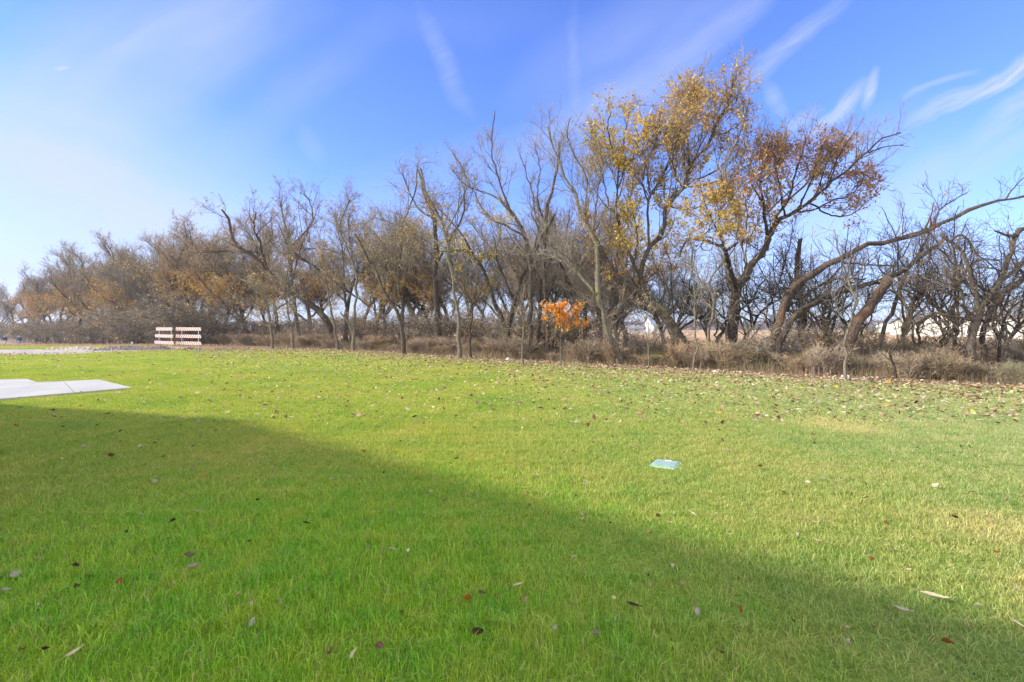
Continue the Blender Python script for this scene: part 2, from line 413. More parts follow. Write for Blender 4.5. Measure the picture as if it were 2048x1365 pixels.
R(18.2, [(31, 24, [(1452,712),(1459,700),(1463,664),(1467,629),(1470,599),(1478,567)]),
       (15, 9, [(1474,580),(1462,547),(1456,523),(1450,500)]), (9, 4, [(1450,500),(1438,491),(1420,486),(1400,480),(1381,478),(1366,491),(1359,513)]),
       (8, 3, [(1452,502),(1473,488),(1497,476)]), (7, 3, [(1450,500),(1444,473),(1438,453),(1440,420),(1447,380),(1440,340)]),
       (22, 12, [(1478,567),(1494,547),(1505,526),(1526,503),(1538,476),(1549,453)]),
       (11, 2, [(1549,453),(1570,432),(1593,423),(1617,408),(1653,374),(1686,349),(1714,323),(1738,303),(1763,279),(1802,266)]),
       (4, 1.5, [(1738,306),(1769,294),(1807,290)]),
       (9, 3, [(1538,476),(1529,444),(1526,405),(1520,370),(1530,320),(1540,285)]),
       (8, 3, [(1549,453),(1555,429),(1576,400),(1590,350),(1605,300),(1610,275)]),
       (6, 2, [(1576,400),(1610,370),(1640,330),(1665,290)]),
       (6, 2, [(1494,547),(1488,510),(1485,480),(1495,440),(1490,400)]),
       (5, 2, [(1593,423),(1630,420),(1665,400),(1700,392),(1730,350)]), (6, 2, [(1570,432),(1560,380),(1552,330),(1560,285)]), (6, 2, [(1593,423),(1615,380),(1632,330),(1645,290)]),
       (5, 2, [(1653,374),(1672,330),(1680,290),(1690,270)]), (5, 2, [(1526,405),(1505,370),(1498,330),(1510,300)]), (5, 2, [(1620,408),(1660,430),(1700,430),(1740,400)]),
       (6, 2, [(1450,500),(1430,450),(1410,410),(1400,370)]), (5, 2, [(1485,497),(1475,440),(1465,400),(1470,350)]), (5, 2, [(1686,349),(1720,345),(1745,360)])],
  'thick dark forked tree carrying a rust brown leafy top with bare tips pointing right', M_BARK_DARK, M_TWIG, 13, spread=2.0, name='rust_leaved_tree',
  l1=(1.7, 1.0, 2.8), up=0.26, rl=0.12, leaves=[(0.75, PAL_RUST, 0.12, balls([(1560,340,95),(1650,330,90),(1610,400,90),(1520,370,65),(1700,360,70),(1690,410,60),(1735,370,45)], 18.2)),
          (0.8, PAL_GOLD, 0.125, balls([(1570,400,70),(1620,370,50),(1560,440,50),(1440,420,75),(1500,450,50),(1590,440,45)], 18.2)),
          (0.8, PAL_OLIVE, 0.11, balls([(1430,420,60),(1400,440,50)], 18.2))])
R(16.8, [(20, 18, [(1540,706),(1545,690),(1558,649),(1567,611),(1582,582)]),
       (18, 5, [(1582,582),(1602,561),(1626,544),(1658,529),(1684,514),(1711,500),(1752,487),(1815,475),(1863,455),(1894,444),(1929,427),(1980,406),(2019,400),(2060,390)]),
       (4, 1.5, [(2010,400),(2026,378),(2048,355),(2062,340)]), (6, 3, [(1684,525),(1710,528),(1752,531),(1800,533)]),
       (9, 4, [(1588,596),(1605,593),(1634,576),(1664,561),(1693,558),(1731,558)]),
       (5, 2, [(1863,455),(1880,420),(1910,400),(1935,385)]), (5, 2, [(1850,460),(1862,430),(1868,405)])],
  'split leaning tree with reddish inner wood and one long bare limb reaching right', M_BARK_RED, M_TWIG_DARK, 14, spread=1.2,
  l1=(1.2, 0.7, 2.0), l2=(3.0, 0.3, 1.0), l3=(4.5, 0.18, 0.5), up=0.24, wander=0.22, rl=0.2, leaves=[(0.03, PAL_YEL, 0.09, None)])
R(15.8, [(19, 6, [(1556,712),(1560,690),(1567,664),(1588,634),(1617,611),(1658,593),(1693,579),(1737,567),(1784,554),(1810,536),(1843,513),(1878,488),(1894,473)]),
       (5, 2, [(1784,554),(1790,530),(1810,505),(1822,480)]), (5, 2, [(1878,488),(1863,470),(1850,452)]),
       (5, 2, [(1784,554),(1765,545),(1756,530),(1760,510)])],
  'dark low tree arching far to the right just above the brush', M_BARK_DARK, M_TWIG_DARK, 15, spread=1.0,
  l1=(1.3, 0.7, 2.0), l2=(3.0, 0.3, 1.0), l3=(4.5, 0.18, 0.5), up=0.2, wander=0.24, rl=0.2, leaves=[(0.08, PAL_YEL, 0.09, balls([(1810,520,40)], 15.8))])
R(15.2, [(24, 22, [(1694,712),(1696,699),(1705,673),(1716,643),(1737,617),(1757,590),(1772,567),(1775,555)]),
       (6, 2, [(1716,643),(1700,650),(1688,670),(1680,700)])],
  'thick snapped trunk with a torn reddish top among the bare trees', M_BARK_RED, M_TWIG_DARK, 16, spread=0.4, name='broken_trunk', l1=(0.9, 0.5, 1.4), leaves=[])
R(14.3, [(8, 3, [(1692,756),(1690,735),(1693,693),(1697,658),(1705,617),(1709,593),(1699,570),(1689,532),(1675,497),(1668,460)]),
       (4, 1.5, [(1697,658),(1680,640),(1672,600),(1662,580)])],
  'slim pale crooked sapling at the lawn edge in front of the snapped trunk', M_BARK_GREY, M_TWIG, 17, name='sapling', spread=0.4, l1=(1.6, 0.5, 1.3), leaves=[(0.06, PAL_YEL, 0.08, None)])
R(16.6, [(6, 2, [(1388,750),(1390,735),(1390,664),(1389,605),(1387,547),(1381,497),(1378,460)])],
  'thin straight pale sapling at the lawn edge below the golden tree', M_BARK_GREY, M_TWIG, 18, name='sapling', spread=0.3, l1=(2.4, 0.5, 1.5), leaves=[(0.10, PAL_TAN, 0.07, None)])
R(17.6, [(9, 4, [(1412,712),(1416,690),(1416,658),(1427,623),(1425,588),(1419,564),(1440,535),(1455,510)]), (5, 2, [(1425,588),(1400,560),(1390,530)])],
  'crooked grey tree just left of the thick forked one', M_BARK_GREY, M_TWIG, 19, spread=0.8, l1=(1.6, 0.7, 1.8), leaves=[(0.08, PAL_TAN, 0.07, None)])
R(22.5, [(14, 8, [(1262,716),(1250,670),(1244,649),(1226,611),(1226,564),(1244,517),(1241,473),(1238,430)]), (7, 3, [(1226,611),(1248,590),(1262,560)])],
  'dark twisted tree seen behind the pale grey forked one', M_BARK_DARK, M_TWIG_DARK, 20, spread=1.5, l1=(1.2, 0.8, 2.0), leaves=[(0.08, PAL_YEL, 0.09, None)])
R(21.5, [(15, 8, [(1060,712),(1061,687),(1061,620),(1062,561),(1058,517),(1049,473),(1035,440),(1023,425),(999,400)]),
       (6, 2, [(1035,440),(1015,410),(1000,370),(988,330),(983,290),(985,255),(990,222)]), (6, 2, [(1049,473),(1020,455),(985,440),(955,400),(930,350),(905,305)]),
       (5, 2, [(999,400),(970,385),(930,370),(905,340)]), (6, 2, [(1058,517),(1075,470),(1070,420),(1060,370),(1040,310)])],
  'tall bare tree ending in a thin upright spire at the middle of the row', M_BARK_MID, M_TWIG, 21, spread=2.0, l1=(1.6, 1.0, 2.6), up=0.3, leaves=[(0.07, PAL_TAN, 0.08, None), (0.7, PAL_YEL, 0.11, balls([(985,430,50),(975,540,60),(1010,600,40),(940,470,45)], 21.5))])
R(22.2, [(13, 5, [(1098,712),(1096,687),(1093,605),(1090,547),(1089,502),(1090,444),(1095,410),(1108,370),(1115,320),(1118,285)]),
       (6, 2, [(1090,547),(1110,500),(1130,470),(1140,420)]), (5, 2, [(1090,444),(1075,400),(1080,340),(1070,290)])],
  'straight bare grey tree just left of the bright orange sapling', M_BARK_MID, M_TWIG, 22, spread=1.8, l1=(1.5, 1.0, 2.4), up=0.32, leaves=[(0.04, PAL_TAN, 0.08, None)])
R(21.8, [(11, 5, [(1072,712),(1075,678),(1081,620),(1078,560),(1060,520),(1040,490)]), (6, 3, [(1081,620),(1100,585),(1112,550)])],
  'dark trunk between the spired bare tree and the straight grey one', M_BARK_DARK, M_TWIG_DARK, 23, spread=1.2, l1=(1.4, 0.8, 2.2), leaves=[(0.03, PAL_TAN, 0.08, None)])
R(22.8, [(14, 6, [(1012,716),(1018,650),(1029,605),(1046,552),(1066,510),(1085,470),(1110,430)]), (7, 3, [(1029,605),(1010,560),(995,520),(990,480)])],
  'dark tree leaning right behind the spired bare tree', M_BARK_DARK, M_TWIG_DARK, 24, spread=1.5, l1=(1.4, 0.9, 2.3), leaves=[(0.05, PAL_YEL, 0.08, None)])
R(23.5, [(12, 4, [(1015,716),(1012,690),(1002,634),(990,611),(982,576),(967,541),(952,520),(935,503),(917,500),(903,505),(879,503)]),
       (6, 2, [(952,520),(926,473),(908,450),(880,420),(850,395)])],
  'dark tree bending over to the left in a low arch with yellow leaves', M_BARK_DARK, M_TWIG, 25, spread=1.5, l1=(1.6, 0.8, 2.4), leaves=[(0.10, PAL_YEL, 0.10, None), (0.9, PAL_YEL, 0.11, balls([(975,545,55),(940,540,45),(1000,610,35),(900,480,50)], 23.5))])
R(23.0, [(10.5, 4, [(919,724),(918,700),(917,678),(916,634),(911,590),(903,541),(897,511),(891,473),(879,438),(870,415),(850,380),(838,335)]),
       (5, 2, [(893,503),(876,485),(853,470),(818,456),(780,445),(745,435)]), (4, 2, [(891,473),(905,440),(925,400),(930,360)])],
  'slender mossy tree rooted at the lawn edge left of centre', M_BARK_GREY, M_TWIG, 26, spread=1.2, l1=(1.6, 0.9, 2.4), leaves=[(0.16, PAL_TAN, 0.09, None), (0.5, PAL_GOLD, 0.1, balls([(840,480,55),(870,430,40)], 23))])
R(27.0, [(10, 4, [(809,712),(805,654),(793,620),(770,586),(753,549),(736,519),(722,490),(709,468)]), (6, 3, [(805,654),(806,613),(795,570),(800,520),(805,450),(830,390),(835,330)])],
  'brown tree forked low with one stem leaning left at the lawn edge', M_BARK_MID, M_TWIG, 27, edge=True, spread=1.8, l1=(1.7, 1.0, 3.0), leaves=[(0.28, PAL_TAN, 0.095, None)])
R(31.0, [(8, 3, [(706,704),(708,673),(709,629),(712,585),(713,556),(705,526),(693,491),(680,450),(700,400)]), (6, 4, [(708,675),(696,644),(681,626)])],
  'grey tree with a snapped side stump, third lawn edge tree from the barricades', M_BARK_GREY, M_TWIG, 28, edge=True, spread=1.8, l1=(1.6, 1.2, 3.2), leaves=[(0.25, PAL_BROWN, 0.10, None)])
R(35.0, [(17, 4, [(674,702),(664,673),(652,638),(626,611),(599,594),(576,582),(555,570),(538,544),(517,520),(497,506),(476,494),(464,471),(459,441),(444,420)]),
       (7, 3, [(535,538),(527,515),(523,503),(520,485),(508,460),(512,425)]), (5, 2, [(497,506),(460,502),(420,504),(395,500)]), (6, 2, [(576,582),(590,540),(600,500),(620,450)])],
  'large dark trunk slanting up to the left toward the barricades', M_BARK_DARK, M_TWIG, 29, spread=3.0, l1=(1.5, 1.2, 3.4), leaves=[(0.35, PAL_BROWN, 0.12, None)])
R(33.8, [(6, 3, [(587,701),(583,658),(576,620),(570,580),(575,540)])], 'pale straight stem, second lawn edge tree right of the barricades', M_BARK_GREY, M_TWIG, 30, edge=True, spread=0.8, l1=(2.0, 0.9, 2.8), leaves=[(0.28, PAL_TAN, 0.11, None)])
R(33.8, [(6.5, 3, [(546,701),(542,658),(536,614),(517,585),(500,568),(482,559)])], 'low grey tree, first lawn edge tree right of the barricades', M_BARK_GREY, M_TWIG, 31, edge=True, spread=1.0, l1=(2.4, 1.0, 3.0), leaves=[(0.3, PAL_TAN, 0.11, None)])
R(33.0, [(6.5, 3, [(676,700),(667,644),(655,585),(640,540),(650,490)])], 'thin pale stem just left of the snapped side stump tree', M_BARK_GREY, M_TWIG, 32, edge=True, spread=1.2, l1=(2.0, 1.0, 2.6), leaves=[(0.28, PAL_TAN, 0.10, None)])
R(38.0, [(10, 4, [(600,698),(590,620),(580,540),(577,497),(576,468),(567,440),(562,405)]), (6, 2, [(577,497),(605,470),(625,440),(618,400),(600,385)]), (5, 2, [(696,520),(675,506),(643,497),(617,497),(588,497)])],
  'bare crowned tree rising above the slanting trunk', M_BARK_MID, M_TWIG, 33, spread=2.5, l1=(1.8, 1.4, 3.4), up=0.3, leaves=[(0.25, PAL_BROWN, 0.12, None), (0.6, PAL_GOLD, 0.12, balls([(600,520,40),(640,510,30),(560,530,30)], 38))])
R(14.6, [(21, 19, [(1940,722),(1941,700),(1944,672),(1950,650),(1957,636)]),
       (12, 5, [(1957,636),(1955,608),(1950,577),(1937,539),(1929,513),(1917,496),(1899,483),(1880,470)]),
       (14, 9, [(1957,636),(1965,610),(1983,585),(2001,559),(2014,529),(2024,493),(2029,473)]), (12, 7, [(2029,473),(2040,462),(2062,452),(2090,450)]),
       (8, 4, [(2029,473),(2010,470),(1990,462)]), (8, 4, [(1990,577),(2006,562),(2029,539),(2052,515),(2085,490)]),
       (7, 3, [(1957,640),(1975,645),(2001,640),(2048,668),(2090,690)]), (7, 3, [(1955,645),(1929,638),(1891,631),(1866,626),(1850,633)]),
       (7, 3, [(1950,650),(1929,620),(1924,582),(1907,559),(1909,539),(1901,518),(1878,498)]), (6, 2, [(1899,483),(1925,470),(1950,500),(1980,538)]),
       (6, 2, [(1935,539),(1960,520),(2000,522)])],
  'big forked brown tree at the right edge with a dark burl in its fork', M_BARK_MID, M_TWIG, 34, spread=1.0, l1=(2.0, 0.7, 2.4), l2=(3.2, 0.3, 1.0), l3=(4.5, 0.18, 0.5), up=0.10, wander=0.28, rl=0.15, leaves=[(0.012, PAL_BROWN, 0.08, None)])
R(15.0, [(13, 12, [(1968,722),(1966,700),(1962,670),(1975,640),(1999,600),(2030,570),(2070,545)])],
  'dark stem close behind the big forked brown tree', M_BARK_DARK, M_TWIG_DARK, 35, spread=0.6, l1=(1.3, 0.7, 2.0), l2=(2.4, 0.3, 1.0), l3=(4.2, 0.18, 0.5), wander=0.28, rl=0.2, leaves=[])
R(16.5, [(7, 4, [(1892,712),(1889,688),(1886,664),(1878,633),(1890,600),(1915,570)]), (4, 2, [(1886,664),(1900,640),(1910,610)])],
  'small forked dark tree left of the big brown one', M_BARK_DARK, M_TWIG_DARK, 36, spread=0.6, l1=(1.5, 0.6, 2.0), l2=(2.6, 0.3, 1.0), l3=(4.2, 0.18, 0.5), wander=0.28, rl=0.2, leaves=[])
R(17.0, [(12, 4, [(1755,712),(1759,682),(1771,646),(1787,618),(1799,577),(1815,541),(1832,515),(1850,480),(1862,440)]), (6, 2, [(1799,577),(1830,590),(1838,610),(1850,640),(1835,670)]), (5, 2, [(1815,541),(1800,520),(1795,490)])],
  'dark slanting tree between the snapped trunk and the small forked one', M_BARK_DARK, M_TWIG_DARK, 37, spread=1.0, l1=(1.5, 0.7, 2.2), l2=(2.6, 0.3, 1.0), l3=(4.2, 0.18, 0.5), wander=0.28, rl=0.2, leaves=[(0.02, PAL_YEL, 0.09, None)])
R(14.0, [(6, 3, [(1793,752),(1789,734),(1779,709),(1794,689),(1814,666),(1835,648),(1859,633)])],
  'short crooked dark stem leaning right over the grey brush', M_BARK_DARK, M_TWIG_DARK, 38, name='sapling', spread=0.4, l1=(1.6, 0.4, 1.2), leaves=[])
R(18.6, [(2.6, 1.2, [(1122,737),(1122,700),(1122,670),(1120,645),(1118,610)]), (2, 1, [(1122,670),(1140,640),(1160,615)]), (2, 1, [(1122,660),(1100,640),(1092,612)]), (1.6, 1, [(1122,690),(1112,680),(1105,672)]), (1.8, 1, [(1121,655),(1145,655),(1170,645)])],
  'small sapling with bright orange leaves at the lawn edge', M_BARK_GREY, M_TWIG, 39, name='orange_sapling', spread=0.3, l1=(6, 0.3, 0.6), l2=(7, 0.2, 0.5), l3=(7, 0.1, 0.3), twig_r=0.003,
  leaves=[(1.5, PAL_ORANGE, 0.085, balls([(1102,628,30),(1128,612,34),(1160,632,30),(1130,640,26),(1118,684,20)], 18.6))])
R(20.0, [(5.5, 3, [(1045,729),(1045,700),(1047,649),(1043,610),(1050,570)]), (3, 2, [(1047,657),(1020,658),(990,655)]), (3, 2, [(1047,657),(1062,650),(1075,640)])],
  'little bare sapling with level side twigs left of the orange sapling', M_BARK_GREY, M_TWIG, 40, name='sapling', spread=0.5, l1=(2.6, 0.5, 1.3), leaves=[(0.02, PAL_TAN, 0.08, None)])
R(23.0, [(11, 6, [(1158,712),(1157,693),(1155,649),(1149,599),(1137,564),(1128,541),(1110,500)])],
  'dark trunk standing behind the orange leaves, the left one of two', M_BARK_DARK, M_TWIG_DARK, 41, spread=1.2, l1=(1.4, 0.8, 2.2), leaves=[])
R(23.0, [(13, 7, [(1172,712),(1171,693),(1171,620),(1178,590),(1192,550),(1205,500)])],
  'dark trunk standing behind the orange leaves, the right one of two', M_BARK_DARK, M_TWIG_DARK, 42, spread=1.2, l1=(1.4, 0.8, 2.2), leaves=[])
R(18.5, [(17, 9, [(1606,712),(1602,690),(1602,664),(1605,629),(1600,576),(1592,530),(1600,480)])],
  'upright dark trunk behind the split reddish tree', M_BARK_DARK, M_TWIG_DARK, 43, spread=0.8, l1=(1.2, 0.7, 1.8), leaves=[(0.03, PAL_GOLD, 0.1, None)])
R(19.5, [(11, 5, [(1646,710),(1649,687),(1655,649),(1661,620),(1668,585)]), (6, 3, [(1612,690),(1618,655),(1640,640),(1675,636)])],
  'short twisted trunk left of the snapped trunk', M_BARK_DARK, M_TWIG_DARK, 44, spread=0.5, l1=(1.4, 0.5, 1.5), leaves=[])
R(29.0, [(14, 9, [(880,706),(877,650),(872,576),(870,530),(874,500),(868,440),(850,390),(840,340)]), (7, 3, [(872,530),(900,480),(925,430),(930,380)]), (6, 2, [(868,440),(840,420),(820,390),(805,350)])],
  'thick straight trunk behind the slender mossy tree', M_BARK_DARK, M_TWIG, 45, spread=2.5, l1=(1.4, 1.2, 3.2), leaves=[(0.10, PAL_BROWN, 0.10, None), (0.5, PAL_GOLD, 0.1, balls([(830,490,45),(860,500,35)], 29))])
R(21.0, [(6, 2.5, [(941,700),(940,660),(945,620),(930,580),(925,560)]), (4, 2, [(945,620),(960,590),(975,575)])],
  'thin dark stem right of the slender mossy tree', M_BARK_DARK, M_TWIG_DARK, 46, name='sapling', spread=0.8, l1=(2.0, 0.6, 1.6), leaves=[(0.03, PAL_YEL, 0.08, None)])
R(17.4, [(3.2, 1.5, [(1298,742),(1297,700),(1290,650),(1296,615)])],
  'thin grey sapling with withered leaves left of the straight pale one', M_BARK_GREY, M_TWIG, 47, name='sapling', spread=0.3, l1=(3.0, 0.4, 1.0), leaves=[(0.3, PAL_TAN, 0.08, None)])
# crooked small trees and dead limbs tangled through the right hand half
TW = dict(l1=(1.6, 0.5, 2.0), l2=(3.4, 0.3, 1.1), l3=(4.5, 0.18, 0.5), up=0.06, wander=0.30, rl=0.25, spread=0.9)
R(15.5, [(7, 3, [(1842,716),(1838,680),(1836,655),(1850,640),(1878,622),(1900,600),(1906,575),(1898,540)]), (4, 2, [(1836,655),(1822,625),(1830,590),(1812,560)])],
  'crooked dark sapling left of the small forked dark tree', M_BARK_DARK, M_TWIG, 61, name='sapling', leaves=[(0.05, PAL_BROWN, 0.08, None)], **TW)
R(15.2, [(8, 3, [(1988,720),(2000,685),(2008,645),(2030,610),(2062,590)]), (5, 2, [(2000,685),(1985,650),(1992,610),(1975,570)])],
  'leaning dark sapling right of the big forked brown tree', M_BARK_DARK, M_TWIG, 62, name='sapling', leaves=[(0.03, PAL_BROWN, 0.08, None)], **TW)
R(16.0, [(6, 2.5, [(1828,712),(1826,665),(1815,620),(1793,590),(1782,555),(1790,520)]), (4, 2, [(1815,620),(1835,590),(1832,555),(1850,520)])],
  'thin forked stem right of the dark slanting tree', M_BARK_MID, M_TWIG, 63, name='sapling', leaves=[(0.04, PAL_YEL, 0.09, None)], **TW)
R(17.5, [(7, 3, [(1497,712),(1494,690),(1497,660),(1486,638),(1470,632),(1450,640)]), (4, 2, [(1494,690),(1515,660),(1530,640),(1535,600)])],
  'hooked grey stem bending over at the thick forked tree', M_BARK_GREY, M_TWIG, 64, name='sapling', leaves=[], **TW)
R(16.2, [(7, 3, [(1584,716),(1575,700),(1560,680),(1548,664),(1562,655),(1580,662)]), (4, 2, [(1560,680),(1535,675),(1510,690),(1500,705)])],
  'twisted grey stem in front of the split reddish tree', M_BARK_GREY, M_TWIG, 65, name='sapling', leaves=[], **TW)
R(18.0, [(6, 3, [(1718,712),(1722,680),(1730,650),(1742,640),(1735,600),(1745,560)]), (4, 2, [(1730,650),(1712,635),(1700,610)])],
  'small dark stem just right of the snapped trunk', M_BARK_DARK, M_TWIG, 66, name='sapling', leaves=[(0.05, PAL_YEL, 0.09, None)], **TW)
R(19.5, [(7, 3, [(1340,716),(1345,680),(1372,650),(1410,632),(1435,640),(1450,660)]), (4, 2, [(1345,680),(1330,640),(1340,600),(1330,560)])],
  'dark stem arching right behind the foot of the golden tree', M_BARK_DARK, M_TWIG, 67, name='sapling', leaves=[(0.06, PAL_TAN, 0.08, None)], **TW)
# ------------------------------------------------------------------ trees filling the row, brush and weeds
NX, NY, RC = 0.634, 0.773, 18.0
def rowpt(px, off):
    k = (px - 1024) / F
    y = (RC + off) / (NX * k + NY)
    return k * y, y
def proto_limbs(r_, h, lean, spread, nl, w):
    out = []
    top = np.array([math.cos(lean[0]) * lean[1] * h, math.sin(lean[0]) * lean[1] * h, h * 0.62])
    t = np.linspace(0, 1, 6)[:, None]
    tr = np.array([0, 0, -0.1]) * (1 - t) + top * t + np.concatenate([r_.normal(size=(6, 2)) * 0.035 * h * t, np.zeros((6, 1))], 1)
    tr[:, :2] *= t
    out.append(np.concatenate([tr, (w * (1.15 - 0.75 * t))], 1))
    for k in range(nl):
        f = r_.uniform(0.3, 0.95); i = f * 5; i0 = min(int(i), 4); p = tr[i0] * (1 - i + i0) + tr[i0 + 1] * (i - i0)
        a = r_.uniform(0, 2 * math.pi); el = r_.uniform(0.35, 1.25)
        d = np.array([math.cos(a) * math.cos(el), math.sin(a) * math.cos(el), math.sin(el)]); L = h * r_.uniform(0.3, 0.55) * spread
        s = np.linspace(0, 1, 5)[:, None]
        q = p + d * L * s + UP * (s ** 2) * L * 0.25 + r_.normal(size=(5, 3)) * 0.05 * L * s
        out.append(np.concatenate([q, w * 0.55 * (1.0 - 0.75 * s)], 1))
    return out
PROTO = []
for i, (h, nl, lv, bm) in enumerate([
        (11.5, 6, [(0.22, PAL_BROWN, 0.13, None), (0.4, PAL_GOLD, 0.15, band(2, 7))], M_BARK_MID), (12.5, 7, [(0.15, PAL_TAN, 0.12, None), (0.18, PAL_YEL, 0.13, band(2, 6))], M_BARK_MID),
        (10.5, 6, [(0.15, PAL_TAN, 0.13, None), (0.22, PAL_GOLD, 0.13, band(3, 8))], M_BARK_GREY), (12.0, 8, [(0.2, PAL_BROWN, 0.13, None), (0.45, ([(0.72, 0.36, 0.08), (0.80, 0.48, 0.10), (0.58, 0.28, 0.08)], [3, 2, 1]), 0.13, band(3, 8))], M_BARK_DARK),
        (9.5, 7, [(0.05, PAL_TAN, 0.12, None)], M_BARK_GREY), (13.0, 7, [(0.15, PAL_RUST, 0.13, None), (0.4, PAL_GOLD, 0.15, band(2, 8))], M_BARK_DARK)]):
    r_ = np.random.default_rng(300 + i)
    PROTO.append((tree(np.zeros(3), proto_limbs(r_, h, (r_.uniform(0, 6.28), r_.uniform(0.05, 0.35)), 1.0, nl, 0.20), 'x', bm, M_TWIG, 400 + i,
        l1=(2.1, 1.0, 3.4), l2=(3.6, 0.5, 1.5), l3=(5.5, 0.25, 0.65), up=0.22, tmin1=0.12, twig_r=0.007, leaves=lv), h))
for i in range(2):        # low crooked dark trees of the right hand half
    r_ = np.random.default_rng(340 + i)
    PROTO.append((tree(np.zeros(3), proto_limbs(r_, 6.0, (r_.uniform(0, 6.28), 0.45), 1.35, 7, 0.10), 'x', M_BARK_DARK, M_TWIG_DARK, 440 + i,
        l1=(1.4, 0.8, 2.6), l2=(2.8, 0.4, 1.4), l3=(3.6, 0.2, 0.6), up=0.08, tmin1=0.12, wander=0.30, twig_r=0.005, rl=0.3, leaves=[(0.04, PAL_BROWN, 0.09, None)]), 6.0))
ORD = ['first','second','third','fourth','fifth','sixth','seventh','eighth','ninth','tenth','eleventh','twelfth','thirteenth','fourteenth','fifteenth','sixteenth',
       'seventeenth','eighteenth','nineteenth','twentieth','twenty-first','twenty-second','twenty-third','twenty-fourth','twenty-fifth','twenty-sixth','twenty-seventh',
       'twenty-eighth','twenty-ninth','thirtieth','thirty-first','thirty-second','thirty-third','thirty-fourth','thirty-fifth','thirty-sixth','thirty-seventh','thirty-eighth','thirty-ninth','fortieth']
def ordn(k):
    T = ['', 'twenty', 'forty']
    return ORD[k] if k < len(ORD) else {4:'forty',5:'fifty',6:'sixty',7:'seventy',8:'eighty',9:'ninety'}[(k + 1) // 10] + ('' if (k + 1) % 10 == 0 else '-' + ORD[(k + 1) % 10 - 1]) if (k + 1) % 10 else {5:'fiftieth',6:'sixtieth',7:'seventieth',8:'eightieth',9:'ninetieth'}.get((k + 1) // 10, 'hundredth')
used = set()
def place(px, off, pi, h, seed, label, group):
    root, h0 = PROTO[pi]
    if pi in used: root = copy_tree(root)
    used.add(pi)
    x, y = rowpt(px, off); r_ = random.Random(seed)
    root.location = (x, y, float(terr(x, y)) - 0.05); s = h / h0
    root.scale = (s * r_.uniform(0.95, 1.1), s * r_.uniform(0.95, 1.1), s); root.rotation_euler = (0, 0, r_.uniform(0, 6.28))
    root['label'] = label; root['group'] = group
    return root
LOOK = ['brown-leaved tree', 'nearly bare grey tree', 'tan and golden leaved tree', 'dense brown and orange leaved tree', 'bare pale barked tree', 'rusty leaved dark tree', 'low crooked dark tree', 'low crooked dark tree']
# left: the far end of the row, beyond the barricades.  (px, offset, prototype, height)
LEFT = [(-70,3,1,15),(-30,3,0,14.5),(5,4,4,14.5),(28,2,1,14),(48,5,0,14.5),(72,2,3,14.5),(96,4,3,15),(118,1.5,0,15),(140,4,2,15),(160,2,5,14.5),
        (182,3.5,3,13.5),(204,1.5,1,14),(222,4,0,14),(244,2,5,14),(264,4,3,13),(286,1.2,0,13.5),(304,5,1,13.5),(324,2.5,4,13.5),(344,1.5,2,12),(362,5,1,13.5),(384,2,5,12.6),(402,4.5,0,13),
        (424,6,1,12.6),(446,3,3,10.5),(470,7,2,11),(496,4,0,11.5)]
for n_, (px, off, pi, h) in enumerate(LEFT):
    place(px, off, pi, h, n_, f'{LOOK[pi]} at the row\'s far end, {ORD[n_]} from the left edge', 'trees of the far end of the row')
BACK = [(530,8,5,10.5),(556,6,1,11.5),(622,7,0,11.5),(652,9,3,9.5),(690,6,1,11.5),(722,8,2,9),(748,5,0,9.5),(772,9,5,9.5),(800,7,1,10),(838,8,4,11),(862,10,3,7.5),(905,9,0,9),(942,8,1,8.5),(968,11,2,7),(1010,10,4,9),(1046,9,1,9.5),
        (1085,10,5,8),(1128,8,4,9.5),(1150,9,1,9.5),(1200,9,4,8.5),(1215,7,0,8.5),(1330,9,4,6),(1420,9,4,5),
        (1240,4,4,5.5),(1345,3.5,7,4.2),(1420,5,6,4.6),(1480,6,7,4.4),(1530,5,6,4.2),(1585,6,6,4.6),(1630,4,7,3.8),(1675,5,7,4.2),(1735,6,6,4.4),(1800,5,7,4.6),(1860,4,6,4.2),(1910,5,7,4.2),(1985,5,6,4.2),(2040,5,7,4.0)]
BACK.sort()
for n_, (px, off, pi, h) in enumerate(BACK):
    place(px, off, pi, h, 50 + n_, f'{LOOK[pi]} of the second line, {ordn(n_)} counted rightward from the barricades', 'trees of the second line')

# ---- brush prototypes
def bush_limbs(r_, h, n, w, arch, spr):
    out = []
    for k in range(n):
        a = r_.uniform(0, 6.283); b = np.array([math.cos(a), math.sin(a), 0]) * r_.uniform(0, 0.25) * spr
        L = h * r_.uniform(0.7, 1.25); lean = r_.uniform(0.1, arch)
        d = np.array([math.cos(a + r_.normal() * 0.5), math.sin(a + r_.normal() * 0.5), 0])
        s = np.linspace(0, 1, 5)[:, None]
        q = b + UP * L * (s - 0.30 * arch * s ** 2.2) + d * L * lean * s ** 1.4 + r_.normal(size=(5, 3)) * 0.04 * L * s
        q[0, 2] = -0.05
        out.append(np.concatenate([q, w * (1 - 0.7 * s)], 1))
    return out
ST = [(1, 1, 1), (0.7, 0.66, 0.6), (1.2, 1.15, 0.95), (0.75, 0.8, 0.6), (1.0, 0.86, 0.8), (0.85, 0.9, 0.92), (1.15, 1.0, 0.8)]
M_STEM = tinted('dry_stem', (0.22, 0.175, 0.135), (0.42, 0.35, 0.275), ST, scale=2, rough=0.9)
M_STEM_GREY = tinted('grey_stem', (0.20, 0.17, 0.145), (0.40, 0.35, 0.30), ST, scale=2, rough=0.9)
BP = []
